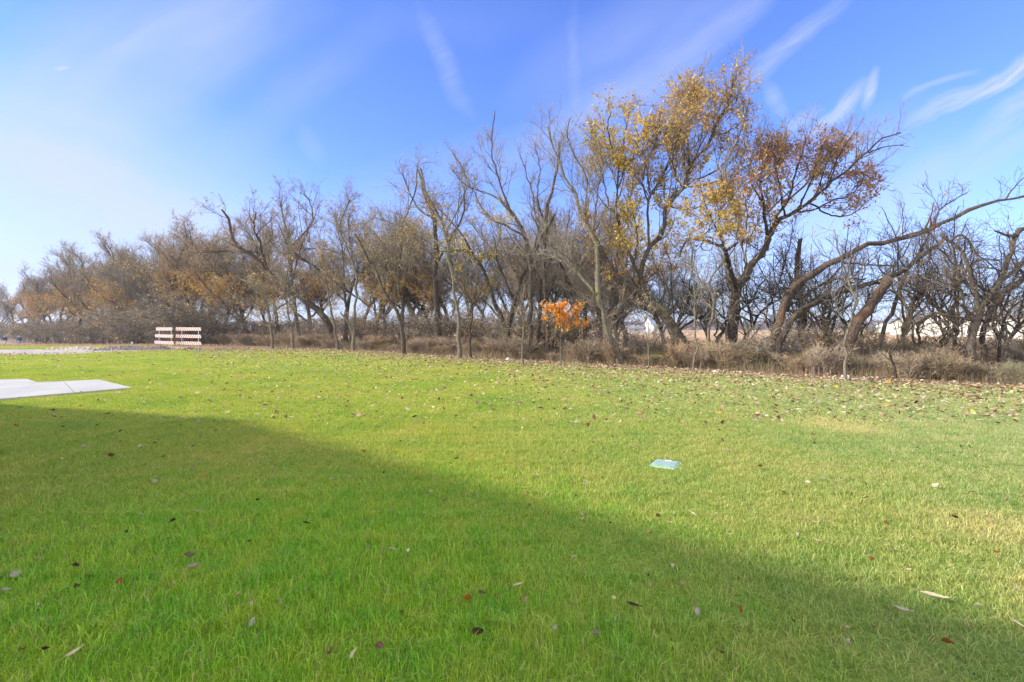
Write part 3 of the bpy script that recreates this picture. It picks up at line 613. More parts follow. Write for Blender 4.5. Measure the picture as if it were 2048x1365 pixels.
for i in range(3):
    r_ = np.random.default_rng(700 + i)
    BP.append(tree(np.zeros(3), bush_limbs(r_, 0.95, 34, 0.007, 0.8, 1.4), 'x', M_STEM, M_STEM, 710 + i, name='dry_bush', cat='bush', l1=(8, 0.15, 0.5), l2=(6, 0.1, 0.35), l3=(5, 0.06, 0.16),
              up=0.2, tmin1=0.1, l1r=0.7, twig_r=0.0028, leaves=[(0.14, PAL_BROWN, 0.05, None)]))
for i in range(2):
    r_ = np.random.default_rng(720 + i)
    BP.append(tree(np.zeros(3), bush_limbs(r_, 1.25, 30, 0.008, 0.95, 1.6), 'x', M_STEM_GREY, M_STEM_GREY, 730 + i, name='dry_bush', cat='bush', l1=(8, 0.2, 0.6), l2=(5, 0.12, 0.35), l3=(5, 0.08, 0.2),
              up=0.15, tmin1=0.1, l1r=0.7, twig_r=0.0028, leaves=[]))
TP = []
for i in range(3):
    r_ = np.random.default_rng(740 + i)
    TP.append(tree(np.zeros(3), bush_limbs(r_, 2.9, 14, 0.022, 1.2, 3.0), 'x', M_BARK_MID, M_TWIG, 750 + i, name='thicket_shrub', cat='shrub', l1=(2.2, 0.5, 1.5), l2=(4.0, 0.3, 0.8), l3=(5.0, 0.15, 0.4),
              up=0.05, tmin1=0.1, wander=0.3, twig_r=0.005, leaves=[(0.04 + 0.18 * (i == 1), PAL_TAN, 0.10, None)]))
GP = []
for i in range(2):
    r_ = np.random.default_rng(760 + i)
    GP.append(tree(np.zeros(3), bush_limbs(r_, 1.0, 16, 0.008, 1.0, 1.2), 'x', M_STEM, M_STEM, 770 + i, name='green_bush', cat='bush', l1=(6, 0.2, 0.5), l2=(5, 0.1, 0.3), l3=(6, 0.06, 0.2),
              up=0.15, tmin1=0.1, l1r=0.7, twig_r=0.003, leaves=[(0.9, ([(0.20, 0.24, 0.04), (0.34, 0.33, 0.04), (0.12, 0.17, 0.04), (0.5, 0.40, 0.05)], [3, 3, 2, 1]), 0.055, None)]))
usedb = set()
def put(proto, px, off, s, seed, label, group):
    o = proto
    if id(proto) in usedb: o = copy_tree(proto)
    usedb.add(id(proto)); r_ = random.Random(seed)
    x, y = rowpt(px, off); o.location = (x, y, float(terr(x, y)))
    o.scale = (s * r_.uniform(0.9, 1.3), s * r_.uniform(0.9, 1.3), s); o.rotation_euler = (0, 0, r_.uniform(0, 6.28))
    o['label'] = label; o['group'] = group
# along the lawn edge, walked at equal steps on the ground
rs = random.Random(5)
def px_of(s_):           # distance along the row from its right hand end -> pixel
    x = 14.5 - 0.773 * s_; y = (RC - NX * x) / NY
    return 1024 + F * x / y
s_ = 0.0; pts = []
while True:
    p = px_of(s_)
    if p < 300: break
    pts.append(p); s_ += (0.50 if s_ < 14 else 0.80) * rs.uniform(0.7, 1.3)
pts = sorted(pts)
for k, p in enumerate(pts):
    grey = p > 1640 and rs.random() < 0.75
    pr = BP[rs.choice([3, 4])] if grey else BP[rs.choice([0, 1, 2])]
    sc = rs.uniform(0.3, 0.55) if rs.random() < 0.5 else rs.uniform(0.6, 1.15)
    if p > 1930: sc *= 1.3
    put(pr, p, rs.uniform(0.7, 2.4) if p < 1900 else rs.uniform(0.6, 1.6), sc, 900 + k, f"{'grey' if grey else 'pinkish brown'} leafless brush at the lawn edge, {ordn(k)} clump from the barricades", 'dry brush along the lawn edge')
k = 0
for p in np.linspace(1180, 2060, 26):
    put(BP[rs.choice([0, 1, 3, 4])], p + rs.uniform(-15, 15), rs.uniform(2.8, 5.5), rs.uniform(0.7, 1.0), 1200 + k, f'tall dry brush between the trunks, {ORD[k]} from the orange sapling', 'dry brush between the trunks'); k += 1
k = 0
for p in list(np.linspace(-20, 420, 24)) + list(np.linspace(440, 1130, 20)):
    put(TP[rs.choice([0, 1, 2])], p + rs.uniform(-8, 8), rs.uniform(-1.0, 3.5) if p < 430 else rs.uniform(3.2, 8), rs.uniform(0.9, 1.35) * (1.55 if p < 430 else 0.85), 1300 + k,
        f'tangled dark shrub under the trees, {ordn(k)} from the left edge of the row', 'tangled shrubs under the trees'); k += 1
for k, (px, off, s) in enumerate([(262,2,1.6),(418,1,1.1),(505,1.2,1.1),(522,2.2,1.3),(545,1.4,1.0),(620,1.5,1.1),(655,1.8,1.0),(832,2.5,1.0),(700,1.0,0.8),(760,1.2,0.7),(880,1.1,0.7),(980,0.9,0.6),(1075,1.0,0.7),(1180,0.9,0.6),(1260,0.8,0.6),(1310,1.0,0.7),(1345,1.6,0.8),(1365,2.2,0.9),(1490,1.6,0.9),(1542,1.2,0.8),(1560,1.5,0.9),(1605,1.2,0.9),(1630,1.4,1.0),(1668,2.0,1.0),(1905,3.0,0.9),(1935,4.0,1.0)]):
    put(GP[k % 2], px, off + 0.5, s * (0.72 if px > 450 else 1), 1500 + k, f'low bush with yellow green leaves at the foot of the trees, {ORD[k]} from the left', 'yellow green bushes under the trees')
k = 0
for p in np.linspace(1165, 2070, 13):
    put(TP[rs.choice([0, 2])], p + rs.uniform(-14, 14), rs.uniform(1.8, 5.0), rs.uniform(0.45, 0.75), 1400 + k, f'low tangle of bare grey twigs between the trunks, {ORD[k]} rightward from the orange sapling', 'low tangles between the trunks'); k += 1
# small orange bush at (820,690)
r_ = np.random.default_rng(778)
x, y = rowpt(822, 1.5)
tree(np.array([x, y, 0]), bush_limbs(r_, 0.75, 8, 0.006, 0.9, 1), 'small bush with orange leaves right of the low forked brown tree', M_STEM, M_STEM, 779, name='orange_bush', cat='bush',
     l1=(6, 0.2, 0.4), l2=(5, 0.1, 0.3), l3=(5, 0.06, 0.2), twig_r=0.003, leaves=[(0.7, PAL_ORANGE, 0.06, None)])
# fallen and hanging dead limbs
def deadfall(px, off, ln, rz, tilt, w, label, seed, bm=None):
    r_ = np.random.default_rng(seed); x, y = rowpt(px, off)
    s = np.linspace(0, 1, 6)[:, None]; d = np.array([math.cos(rz) * math.cos(tilt), math.sin(rz) * math.cos(tilt), math.sin(tilt)])
    q = d * ln * s + r_.normal(size=(6, 3)) * 0.03 * ln * np.sin(s * 3) + UP * w
    limbs = [np.concatenate([q, w * (1 - 0.65 * s)], 1)]
    tree(np.array([x, y, float(terr(x, y))]), limbs, label, bm or M_BARK_MID, M_TWIG, seed, name='fallen_branch', cat='branch', group='fallen branches under the trees', l1=(1.3, 0.5, 1.3), l2=(2, 0.2, 0.6), l3=(2, 0.1, 0.3), up=0.1, tmin1=0.15)
deadfall(1830, 0.9, 2.6, -0.35, 0.02, 0.035, 'long thin fallen branch lying level in front of the big brown tree', 801)
deadfall(1800, 0.1, 1.6, 0.1, 0.0, 0.02, 'short fallen stick at the lawn edge beside the yellow leaves', 802)
deadfall(1585, 1.2, 1.9, 2.4, 0.65, 0.05, 'grey broken limb propped upright in the brush below the split tree', 803, M_BARK_GREY)
deadfall(1445, 2.4, 4.6, -0.3, -0.0, 0.07, 'dark fallen limb lying from the forked tree to the split one', 804, M_BARK_DARK)
deadfall(1380, 0.5, 1.8, -0.2, 0.05, 0.02, 'thin dead branch beside the straight pale sapling', 805)
deadfall(990, 4.0, 5.0, -0.5, 0.06, 0.09, 'dead limb lying against the dark arching tree', 806, M_BARK_DARK)
deadfall(640, 2.0, 4.0, 0.0, 0.02, 0.11, 'mossy log lying behind the snapped side stump tree', 807, M_BARK_DARK)
deadfall(690, 0.6, 2.2, 2.9, 0.35, 0.03, 'dead branch leaning on the lawn edge left of the low forked tree', 808)
deadfall(1160, 0.6, 1.6, 0.1, 0.05, 0.02, 'dead twig in the brush right of the orange sapling', 809)
deadfall(1975, 0.5, 2.0, -0.6, 0.0, 0.025, 'fallen stick at the foot of the brush by the right edge', 810)

# ---- blades
def blades(P, h, w, lean, r_, mid=0.55):
    K = len(P); a = r_.uniform(0, 6.283, K); side = np.stack([np.cos(a), np.sin(a), np.zeros(K)], 1)
    b = r_.uniform(0, 6.283, K); ld = np.stack([np.cos(b), np.sin(b), np.zeros(K)], 1) * (lean * r_.uniform(0.1, 1.0, K) * h)[:, None]
    hw = side * (w * 0.5)[:, None]
    V = np.stack([P - hw, P + hw, P + ld * 0.28 + UP * (h * mid)[:, None] + hw * 0.85, P + ld * 0.28 + UP * (h * mid)[:, None] - hw * 0.85,
                  P + ld + UP * (h * (1 - 0.22 * np.minimum(lean, 1.5)))[:, None]], 1).reshape(-1, 3)
    o = (np.arange(K) * 5)[:, None]
    r1 = r_.random(K); r2 = r_.random(K)
    C = np.zeros((K, 5, 4)); C[:, :, 0] = r1[:, None]; C[:, :, 2] = r2[:, None]; C[:, :, 1] = np.array([0, 0, 0.55, 0.55, 1])[None]; C[:, :, 3] = 1
    return V, o + np.array([0, 1, 2, 3]), o + np.array([3, 2, 4]), C.reshape(-1, 4)
def colour_blades(name, stops, trans=0.3):
    m, nt, out = newmat(name); n = N(nt)
    at = n('ShaderNodeAttribute', attribute_name='Col'); sep = n('ShaderNodeSeparateColor'); n.link(at.outputs['Color'], sep.inputs[0])
    col = n.ramp(sep.outputs[0], stops)
    col = n.mix(n.math('MULTIPLY', n.noise(n.pos(), 0.7, 3), 0.6), col, tuple(c * 0.55 for c in stops[0][1]))
    d = n('ShaderNodeBsdfDiffuse', i_Color=col); t = n('ShaderNodeBsdfTranslucent', i_Color=col)
    mx = n('ShaderNodeMixShader', i_0=trans); n.link(d.outputs[0], mx.inputs[1]); n.link(t.outputs[0], mx.inputs[2])
    n.link(mx.outputs[0], out.inputs[0]); return m
def strip_points(K, o0, o1, smax, r_, power=1.0):
    """random points in a band beside the row: o0..o1 metres behind the lawn edge"""
    s = smax * r_.random(K) ** power; off = r_.uniform(o0, o1, K)
    x = 16.0 - 0.773 * s + NX * off; y = (RC - NX * 16.0) / NY + 0.634 * s + NY * off
    return np.stack([x, y, terr(x, y)], 1)
r_ = np.random.default_rng(55)
P = np.concatenate([strip_points(20000, 0.7, 3.0, 24, r_), strip_points(26000, 0.2, 9.0, 45, r_), strip_points(16000, 0.5, 9.0, 150, r_)])
h = r_.uniform(0.10, 0.55, len(P)) * np.where(r_.random(len(P)) < 0.2, 1.4, 0.8)
v, q, t, c = blades(P, h, np.full(len(P), 0.006) * np.clip(P[:, 1] / 14, 1, 4), np.full(len(P), 0.9), r_)
M_WEED = colour_blades('dry_weed', [(0.0, (0.23, 0.175, 0.13)), (0.45, (0.38, 0.30, 0.225)), (0.75, (0.52, 0.40, 0.26)), (0.86, (0.24, 0.26, 0.06))])
tag(ob('dry_weeds', mesh_np('dry_weeds', v, [q, t], M_WEED, {'Col': c})), 'pinkish brown dead weeds and grass at the foot of the trees', 'weeds', kind='stuff')
# tall tan grass of the field beyond
P = strip_points(26000, 9.5, 34, 70, r_)
P2 = np.stack([r_.uniform(-75, -22, 14000), r_.uniform(39, 72, 14000)], 1); P2 = np.concatenate([P2, terr(P2[:, 0], P2[:, 1])[:, None]], 1)
P2 = P2[(NX * P2[:, 0] + NY * P2[:, 1]) < RC + 2]
P = np.concatenate([P, P2])
h = r_.uniform(0.25, 0.6, len(P)); h[-len(P2):] *= 0.6
v, q, t, c = blades(P, h, np.full(len(P), 0.02) * np.clip(P[:, 1] / 30, 1, 2.5), np.full(len(P), 0.7), r_)
M_TAN = colour_blades('field_grass', [(0.0, (0.36, 0.235, 0.13)), (0.5, (0.52, 0.36, 0.20)), (1.0, (0.64, 0.47, 0.27))])
tag(ob('field_grass', mesh_np('field_grass', v, [q, t], M_TAN, {'Col': c})), 'tall tan dead grass of the open field beyond the trees', 'grass', kind='stuff')
# ------------------------------------------------------------------ ground, lawn, path
def grid_sheet(name, xs, ys, mat, dz=0.0, mask=None, bump=0.0, kind='structure'):
    X, Y = np.meshgrid(xs, ys, indexing='ij'); Z = terr(X, Y) + dz
    V = np.stack([X, Y, Z], -1).reshape(-1, 3); nx, ny = len(xs), len(ys)
    i = np.arange(nx - 1)[:, None] * ny + np.arange(ny - 1)[None]
    Q = np.stack([i, i + ny, i + ny + 1, i + 1], -1).reshape(-1, 4)
    if mask is not None:
        c = V[Q].mean(1); Q = Q[mask(c)]
    return tag(ob(name, mesh_np(name, V, [Q], mat, smooth=True)), kind=kind)
def loft_sheet(name, A, B, mat, dz, nv=24, nu=120, smooth=True):
    """sheet between two ground polylines"""
    A = resample(np.array(A, float), nu); B = resample(np.array(B, float), nu)
    t = np.linspace(0, 1, nv)[None, :, None]
    P = A[:, None] * (1 - t) + B[:, None] * t
    Z = terr(P[..., 0], P[..., 1]) + dz
    V = np.concatenate([P, Z[..., None]], -1).reshape(-1, 3)
    i = np.arange(nu - 1)[:, None] * nv + np.arange(nv - 1)[None]
    Q = np.stack([i, i + nv, i + nv + 1, i + 1], -1).reshape(-1, 4)
    return tag(ob(name, mesh_np(name, V, [Q], mat, smooth=smooth)), kind='structure')

# ground material: leaf litter along the row, tan field beyond, weeds towards the left
m, nt, out = newmat('ground'); n = N(nt); M_GROUND = m
p = n.pos(); sep = n('ShaderNodeSeparateXYZ', i_Vector=p)
dist = n.math('SUBTRACT', n.math('ADD', n.math('MULTIPLY', sep.outputs[0], NX), n.math('MULTIPLY', sep.outputs[1], NY)), RC)
wob = n.math('MULTIPLY', n.math('SUBTRACT', n.noise(p, 0.35, 3), 0.5), 5.0)
f1 = n.math('MULTIPLY', n.math('SUBTRACT', n.math('ADD', dist, wob), 8.0), 0.5, clamp=True)
lit = n.ramp(n.noise(p, 9, 6, 0.7), [(0.30, (0.085, 0.055, 0.04)), (0.52, (0.20, 0.135, 0.10)), (0.72, (0.36, 0.26, 0.19))])
fld = n.ramp(n.noise(p, 0.25, 6, 0.7), [(0.3, (0.32, 0.21, 0.12)), (0.6, (0.50, 0.34, 0.20)), (0.8, (0.36, 0.28, 0.14))])
lf = n.math('MULTIPLY', n.math('SUBTRACT', n.math('MULTIPLY', dist, -1.0), 2.0), 0.4, clamp=True)
weedy = n.ramp(n.noise(p, 1.1, 5, 0.7), [(0.35, (0.16, 0.13, 0.06)), (0.5, (0.34, 0.27, 0.15)), (0.65, (0.42, 0.33, 0.20))])
col = n.mix(lf, n.mix(f1, lit, fld), weedy)
b = n('ShaderNodeBsdfPrincipled', i_Base_Color=col, i_Roughness=0.95); b.inputs['Specular IOR Level'].default_value = 0.1
bm = n('ShaderNodeBump', i_Strength=0.6, i_Height=n.noise(p, 12, 5)); bm.inputs['Distance'].default_value = 0.05
n.link(bm.outputs[0], b.inputs['Normal']); n.link(b.outputs[0], out.inputs[0])
xs = np.concatenate([[-2000, -1200, -500, -250, -160], np.arange(-120, 60.1, 1.0), [80, 120, 250, 500, 1200, 2000]])
ys = np.concatenate([[-2000, -800, -200, -60, -20], np.arange(-10, 100.1, 1.0), [130, 180, 300, 600, 1400, 2000]])
grid_sheet('ground', xs, ys, M_GROUND)

def grass_colour(n, p, tip=None, r1=None, r2=None):
    """lawn colour from the place on the ground: yellow-green, deep green, bluish green and worn straw patches"""
    sep = n('ShaderNodeSeparateXYZ', i_Vector=p)
    sc = n('ShaderNodeCombineXYZ'); n.link(sep.outputs[0], sc.inputs[0]); n.link(sep.outputs[1], sc.inputs[1]); q = sc.outputs[0]
    big = n.noise(q, 0.55, 5, 0.65, 0.4); mid = n.noise(q, 3.2, 5, 0.7)
    col = n.ramp(n.math('ADD', n.math('MULTIPLY', big, 0.65), n.math('MULTIPLY', mid, 0.35)),
                 [(0.34, (0.170, 0.300, 0.026)), (0.46, (0.255, 0.350, 0.032)), (0.58, (0.345, 0.380, 0.050)), (0.70, (0.48, 0.42, 0.12))])
    # less yellow, more bluish green toward the right hand side of the lawn
    xr = n.math('MULTIPLY', n.math('ADD', sep.outputs[0], 1.0), 0.13, clamp=True)
    blue = n.ramp(mid, [(0.4, (0.23, 0.335, 0.11)), (0.62, (0.385, 0.41, 0.19))])
    col = n.mix(n.math('MULTIPLY', xr, 0.75), col, blue)
    # lush deep green where the lawn is longest, in front of the house
    dl = n('ShaderNodeVectorMath', operation='DISTANCE', i_0=q); dl.inputs[1].default_value = (-1.6, 2.6, 0)
    fl = n.math('MULTIPLY', n.math('SUBTRACT', 4.2, n.math('ADD', dl.outputs['Value'], n.math('MULTIPLY', mid, 1.6))), 0.5, clamp=True)
    col = n.mix(n.math('MULTIPLY', fl, 0.75), col, n.ramp(mid, [(0.38, (0.16, 0.425, 0.014)), (0.62, (0.31, 0.47, 0.018))]))
    # worn straw-coloured patches
    for (wx, wy, wr) in WORN:
        d = n('ShaderNodeVectorMath', operation='DISTANCE', i_0=q); d.inputs[1].default_value = (wx, wy, 0)
        f = n.math('MULTIPLY', n.math('SUBTRACT', wr, n.math('ADD', d.outputs['Value'], n.math('MULTIPLY', n.math('SUBTRACT', mid, 0.5), 1.2))), 1.6 / wr, clamp=True)
        col = n.mix(n.math('MULTIPLY', f, 0.5), col, (0.58, 0.50, 0.20))
    return col
WORN = [(3.55, 3.75, 0.55), (3.0, 2.75, 0.40), (4.9, 7.6, 0.8)]
m, nt, out = newmat('lawn_base'); n = N(nt); M_LAWN = m
p = n.pos()
c = grass_colour(n, p)
fine = n.noise(p, 38, 4, 0.75)
c = n.mix(n.ramp(fine, [(0.35, (1, 1, 1)), (0.62, (0, 0, 0))]), c, n.mix(0.5, c, (0.10, 0.09, 0.04)))
b = n('ShaderNodeBsdfPrincipled', i_Base_Color=c, i_Roughness=0.9); b.inputs['Specular IOR Level'].default_value = 0.1
bm = n('ShaderNodeBump', i_Strength=1.0, i_Height=fine); bm.inputs['Distance'].default_value = 0.04
n.link(bm.outputs[0], b.inputs['Normal']); n.link(b.outputs[0], out.inputs[0])
EDGE = [(-75, 27.0), (-45, 27.0), (-27, 27.6), (-24.3, 29.0), (-22.8, 31.2), (-20, 33.0), (-17.4, 33.8), (-13.5, 33.0), (-10, 31.5), (-6.1, 27.8), (-3, 24.0), (-0.5, 21.9), (3.3, 18.9), (6.2, 16.4), (9, 14.0), (12.8, 11.9), (22, 5), (40, -9)]
ER = resample(np.array(EDGE, float), 400)
def edge_y(x): return np.interp(x, ER[:, 0], ER[:, 1])
e = np.random.default_rng(3).normal(size=400) * 0.10
ER2 = ER.copy(); ER2[:, 1] += e
nearl = np.array([[x, -14.0] for x in ER[:, 0]])
loft_sheet('lawn', nearl, ER2, M_LAWN, 0.03, nv=60, nu=400)
# dirt strip with the green verge beyond it
M_DIRT = simple('dirt', (0.24, 0.21, 0.18), (0.44, 0.40, 0.35), scale=0.9, rough=0.95, bump=0.6, space='pos', detail=8)
DIRT0 = [(-75, 26.9), (-45, 26.9), (-27, 27.3), (-24.1, 28.8), (-21.8, 31.4), (-20.4, 32.0)]
DIRT1 = [(-75, 33.2), (-48, 33.4), (-34, 34.6), (-28.5, 35.4), (-24.5, 35.6), (-19.0, 34.6)]
loft_sheet('dirt_path', DIRT0, DIRT1, M_DIRT, 0.022, nv=10, nu=80)
VER0 = [(-75, 33.0), (-48, 33.2), (-34, 34.4), (-29.5, 35.2), (-26.5, 35.5)]
VER1 = [(-75, 42.5), (-48, 41.5), (-34, 40.5), (-28.5, 39.0), (-25.5, 37.6)]
loft_sheet('grass_verge', VER0, VER1, M_LAWN, 0.045, nv=10, nu=80)

# driveway slab
M_CONC = simple('pale_concrete', (0.33, 0.328, 0.32), (0.43, 0.425, 0.415), scale=0.8, rough=0.85, bump=0.05, space='pos', detail=8)
def g2(px, py): q = G(px, py); return (q[0], q[1])
DRV = [g2(264, 781), g2(199, 764.5), g2(75, 770), g2(53, 762.5), (-15.6, 13.2), (-19.2, 10.9), (-13.7, 5.2), g2(0, 804.5)]
mb = MB()
def prism(mb, poly, z0, z1, m=0):
    k = len(poly); V = [(x, y, z0) for x, y in poly] + [(x, y, z1) for x, y in poly]
    a = sum(poly[i][0] * poly[(i + 1) % k][1] - poly[(i + 1) % k][0] * poly[i][1] for i in range(k))
    idx = list(range(k)) if a > 0 else list(range(k))[::-1]
    mb.add(V, [[i + k for i in idx], idx[::-1]] + [[idx[i], idx[(i + 1) % k], idx[(i + 1) % k] + k, idx[i] + k] for i in range(k)], m)
def lerp2(a, b, t): return (a[0] * (1 - t) + b[0] * t, a[1] * (1 - t) + b[1] * t)
A, B, C, D, E_, F_, H_, I_ = DRV
# slab is poured in panels with narrow joints
j = 0.016
t1 = lerp2(A, I_, 0.48); t2 = lerp2(B, C, 0.60)
prism(mb, [A, B, lerp2(t2, B, j), lerp2(t1, A, j)], 0.0, 0.068)
prism(mb, [t1, t2, C, lerp2(C, D, 0.02), I_], 0.0, 0.066)
prism(mb, [lerp2(I_, C, -0.002), lerp2(C, D, 0.025), D, E_, F_, H_], 0.0, 0.067)
tag(mb.build('driveway', [M_CONC]), kind='structure')
mb = MB()
# ------------------------------------------------------------------ grass blades on the lawn (instanced turf tiles)
m, nt, out = newmat('grass_blade'); n = N(nt); M_GRASS = m
p = n.pos(); at = n('ShaderNodeAttribute', attribute_name='Col'); sp = n('ShaderNodeSeparateColor'); n.link(at.outputs['Color'], sp.inputs[0])
c = grass_colour(n, p)
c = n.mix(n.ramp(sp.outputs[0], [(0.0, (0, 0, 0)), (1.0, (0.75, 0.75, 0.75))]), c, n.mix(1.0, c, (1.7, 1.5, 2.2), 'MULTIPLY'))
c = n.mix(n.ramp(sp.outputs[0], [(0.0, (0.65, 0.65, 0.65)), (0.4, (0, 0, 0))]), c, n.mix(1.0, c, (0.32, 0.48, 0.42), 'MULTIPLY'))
c = n.mix(n.ramp(sp.outputs[2], [(0.86, (0, 0, 0)), (0.90, (0.85, 0.85, 0.85))]), c, (0.48, 0.42, 0.15))
d = n('ShaderNodeBsdfDiffuse', i_Color=c); t = n('ShaderNodeBsdfTranslucent', i_Color=n.mix(1.0, c, (1.15, 1.2, 0.7), 'MULTIPLY'))
g = n('ShaderNodeBsdfGlossy', i_Roughness=0.45); g.inputs[0].default_value = (0.9, 0.95, 1, 1)
mx = n('ShaderNodeMixShader', i_0=0.38); n.link(d.outputs[0], mx.inputs[1]); n.link(t.outputs[0], mx.inputs[2])
fr = n('ShaderNodeMixShader', i_0=0.035); n.link(mx.outputs[0], fr.inputs[1]); n.link(g.outputs[0], fr.inputs[2])
n.link(fr.outputs[0], out.inputs[0])

def tile(name, size, dens, hr, wr, lean, seed):
    r_ = np.random.default_rng(seed); K = int(size * size * dens)
    P = np.concatenate([r_.uniform(-size / 2, size / 2, (K, 2)), np.zeros((K, 1))], 1)
    clump = 0.5 + 0.5 * np.sin(P[:, 0] * 17 / size + seed) * np.sin(P[:, 1] * 13 / size + 2 * seed)
    h = r_.uniform(*hr, K) * (0.75 + 0.5 * clump); w = r_.uniform(*wr, K)
    v, q, t, c = blades(P, h, w, np.full(K, lean), r_)
    return bpy.data.objects.new(name, mesh_np(name, v, [q, t], M_GRASS, {'Col': c}))
TC = bpy.data.collections.new('turf_tiles')
LOD = [(0.50, 5200, (0.034, 0.076), (0.0024, 0.0048), 1.2), (1.0, 1900, (0.032, 0.064), (0.004, 0.009), 1.2), (2.2, 520, (0.03, 0.06), (0.009, 0.018), 1.1)]
names = []
for li, (size, dens, hr, wr, lean) in enumerate(LOD):
    for k in range(4):
        o = tile(f'turf_{li}{k}', size * 1.12, dens, hr, wr, lean, 10 * li + k + 1); TC.objects.link(o)
pts = []; rot = []; scl = []; idx = []
r_ = np.random.default_rng(77)
LID = np.array([1.64, 5.48]); LIDR = -0.55
def inpoly(x, y, poly):
    c = np.zeros(len(x), bool); k = len(poly)
    for i in range(k):
        (x1, y1), (x2, y2) = poly[i], poly[(i + 1) % k]
        cnd = ((y1 > y) != (y2 > y)) & (x < (x2 - x1) * (y - y1) / (y2 - y1 + 1e-12) + x1); c ^= cnd
    return c
def tiles(x0, x1, y0, y1, size, li, cond):
    X, Y = np.meshgrid(np.arange(x0, x1, size), np.arange(y0, y1, size), indexing='ij')
    x = X.ravel() + size / 2; y = Y.ravel() + size / 2
    keep = cond(x, y) & (np.abs(x) < 1.25 * np.maximum(y, 0) + 2.5) & (y < edge_y(x) - size * 0.40)
    x = x[keep]; y = y[keep]; K = len(x)
    pts.append(np.stack([x, y, terr(x, y) + 0.028], 1)); rot.append(np.stack([np.zeros(K), np.zeros(K), r_.integers(0, 4, K) * math.pi / 2 + r_.normal(size=K) * 0.05], 1))
    # taller tufts here and there
    hh = 0.85 + 0.45 * (np.sin(x * 0.9 + 1) * np.sin(y * 1.3 + 0.4) + np.sin(x * 2.7) * np.sin(y * 3.1 + 1)) * 0.5 + 0.65 * np.exp(-((x + 0.5) ** 2 + (y - 2.4) ** 2) / 1.6)
    scl.append(np.stack([np.ones(K), np.ones(K), hh], 1)); idx.append(li * 4 + r_.integers(0, 4, K))
inlid = lambda x, y: (np.abs(x - LID[0]) < 0.5) & (np.abs(y - LID[1]) < 0.5)
indrv = lambda x, y: inpoly(x, y, DRV)
tiles(-9, 9, 1.0, 8.0, 0.5, 0, lambda x, y: ~((x > 1) & (x < 2.0) & (y > 5) & (y < 6)) & ~indrv(x, y))
tiles(-20, 19, 8.0, 18.0, 1.0, 1, lambda x, y: ~indrv(x, y))
tiles(-50, 30, 18.0, 34.5, 2.2, 2, lambda x, y: x == x)
PT = np.concatenate(pts); RT = np.concatenate(rot); SC = np.concatenate(scl); ID = np.concatenate(idx)
# blades set directly: round the valve lid and along the driveway and the far edges
K = int(1.0 * 5600); q2 = np.stack([r_.uniform(1.0, 2.0, K), r_.uniform(5.0, 6.0, K)], 1)
cs, sn = math.cos(LIDR), math.sin(LIDR); dx = q2 - LID; u = dx[:, 0] * cs + dx[:, 1] * sn; w_ = -dx[:, 0] * sn + dx[:, 1] * cs
q2 = q2[(np.abs(u) > 0.148) | (np.abs(w_) > 0.168)]
E1 = np.stack([np.zeros(0), np.zeros(0)], 1); parts = [q2]
for a, b in [(A, B), (B, C), (C, D), (A, I_), (I_, H_)]:
    K = int(260 * math.dist(a, b)); tt = r_.random(K)[:, None]; a_ = np.array(a); b_ = np.array(b); nn = np.array([b_[1] - a_[1], a_[0] - b_[0]]); nn /= np.linalg.norm(nn)
    pp = a_ * (1 - tt) + b_ * tt + nn * r_.uniform(-0.14, 0.14, (K, 1)); parts.append(pp[~inpoly(pp[:, 0], pp[:, 1], DRV)])
K = 26000; xx = -24 + 39 * r_.random(K); parts.append(np.stack([xx, edge_y(xx) - np.abs(r_.normal(size=K)) * 0.55 + 0.12], 1))
K = 9000; xx = r_.uniform(-60, -26, K); parts.append(np.stack([xx, r_.uniform(34.4, 41, K)], 1))
P = np.concatenate(parts); nL = len(q2)
wd = r_.uniform(0.0024, 0.0044, len(P)); wd[nL:] *= np.clip(P[nL:, 1] / 6, 1, 6); hh = r_.uniform(0.03, 0.07, len(P))
v, q, t, c = blades(np.concatenate([P, (terr(P[:, 0], P[:, 1]) + 0.026)[:, None]], 1), hh, wd, np.full(len(P), 1.0), r_)
V = np.concatenate([PT, v]); nP = len(PT)
me = mesh_np('grass', V, [q + nP, t + nP], M_GRASS, {'Col': np.concatenate([np.zeros((nP, 4)), c])})
def attr(nm, typ, field, data):
    a = me.attributes.new(nm, typ, 'POINT'); a.data.foreach_set(field, data.ravel())
pad = lambda a, fill: np.concatenate([a, np.full((len(v),) + a.shape[1:], fill)])
attr('t_rot', 'FLOAT_VECTOR', 'vector', pad(RT, 0.0).astype(np.float32)); attr('t_scl', 'FLOAT_VECTOR', 'vector', pad(SC, 1.0).astype(np.float32))
attr('t_idx', 'INT', 'value', pad(ID, 0).astype(np.int32)); attr('t_on', 'BOOLEAN', 'value', pad(np.ones(nP, bool), False))
go = tag(ob('grass', me), 'short green lawn grass dotted with fallen leaves', 'grass', kind='stuff')
ng = bpy.data.node_groups.new('turf', 'GeometryNodeTree')
ng.interface.new_socket('Geometry', in_out='INPUT', socket_type='NodeSocketGeometry'); ng.interface.new_socket('Geometry', in_out='OUTPUT', socket_type='NodeSocketGeometry')
gi = ng.nodes.new('NodeGroupInput'); g_out = ng.nodes.new('NodeGroupOutput')
def na(nm, typ):
    a = ng.nodes.new('GeometryNodeInputNamedAttribute'); a.data_type = typ; a.inputs['Name'].default_value = nm
    return next(s for s in a.outputs if s.enabled and s.name == 'Attribute')
ci = ng.nodes.new('GeometryNodeCollectionInfo'); ci.inputs['Collection'].default_value = TC; ci.inputs['Separate Children'].default_value = True; ci.inputs['Reset Children'].default_value = True
iop = ng.nodes.new('GeometryNodeInstanceOnPoints'); iop.inputs['Pick Instance'].default_value = True
L = ng.links.new
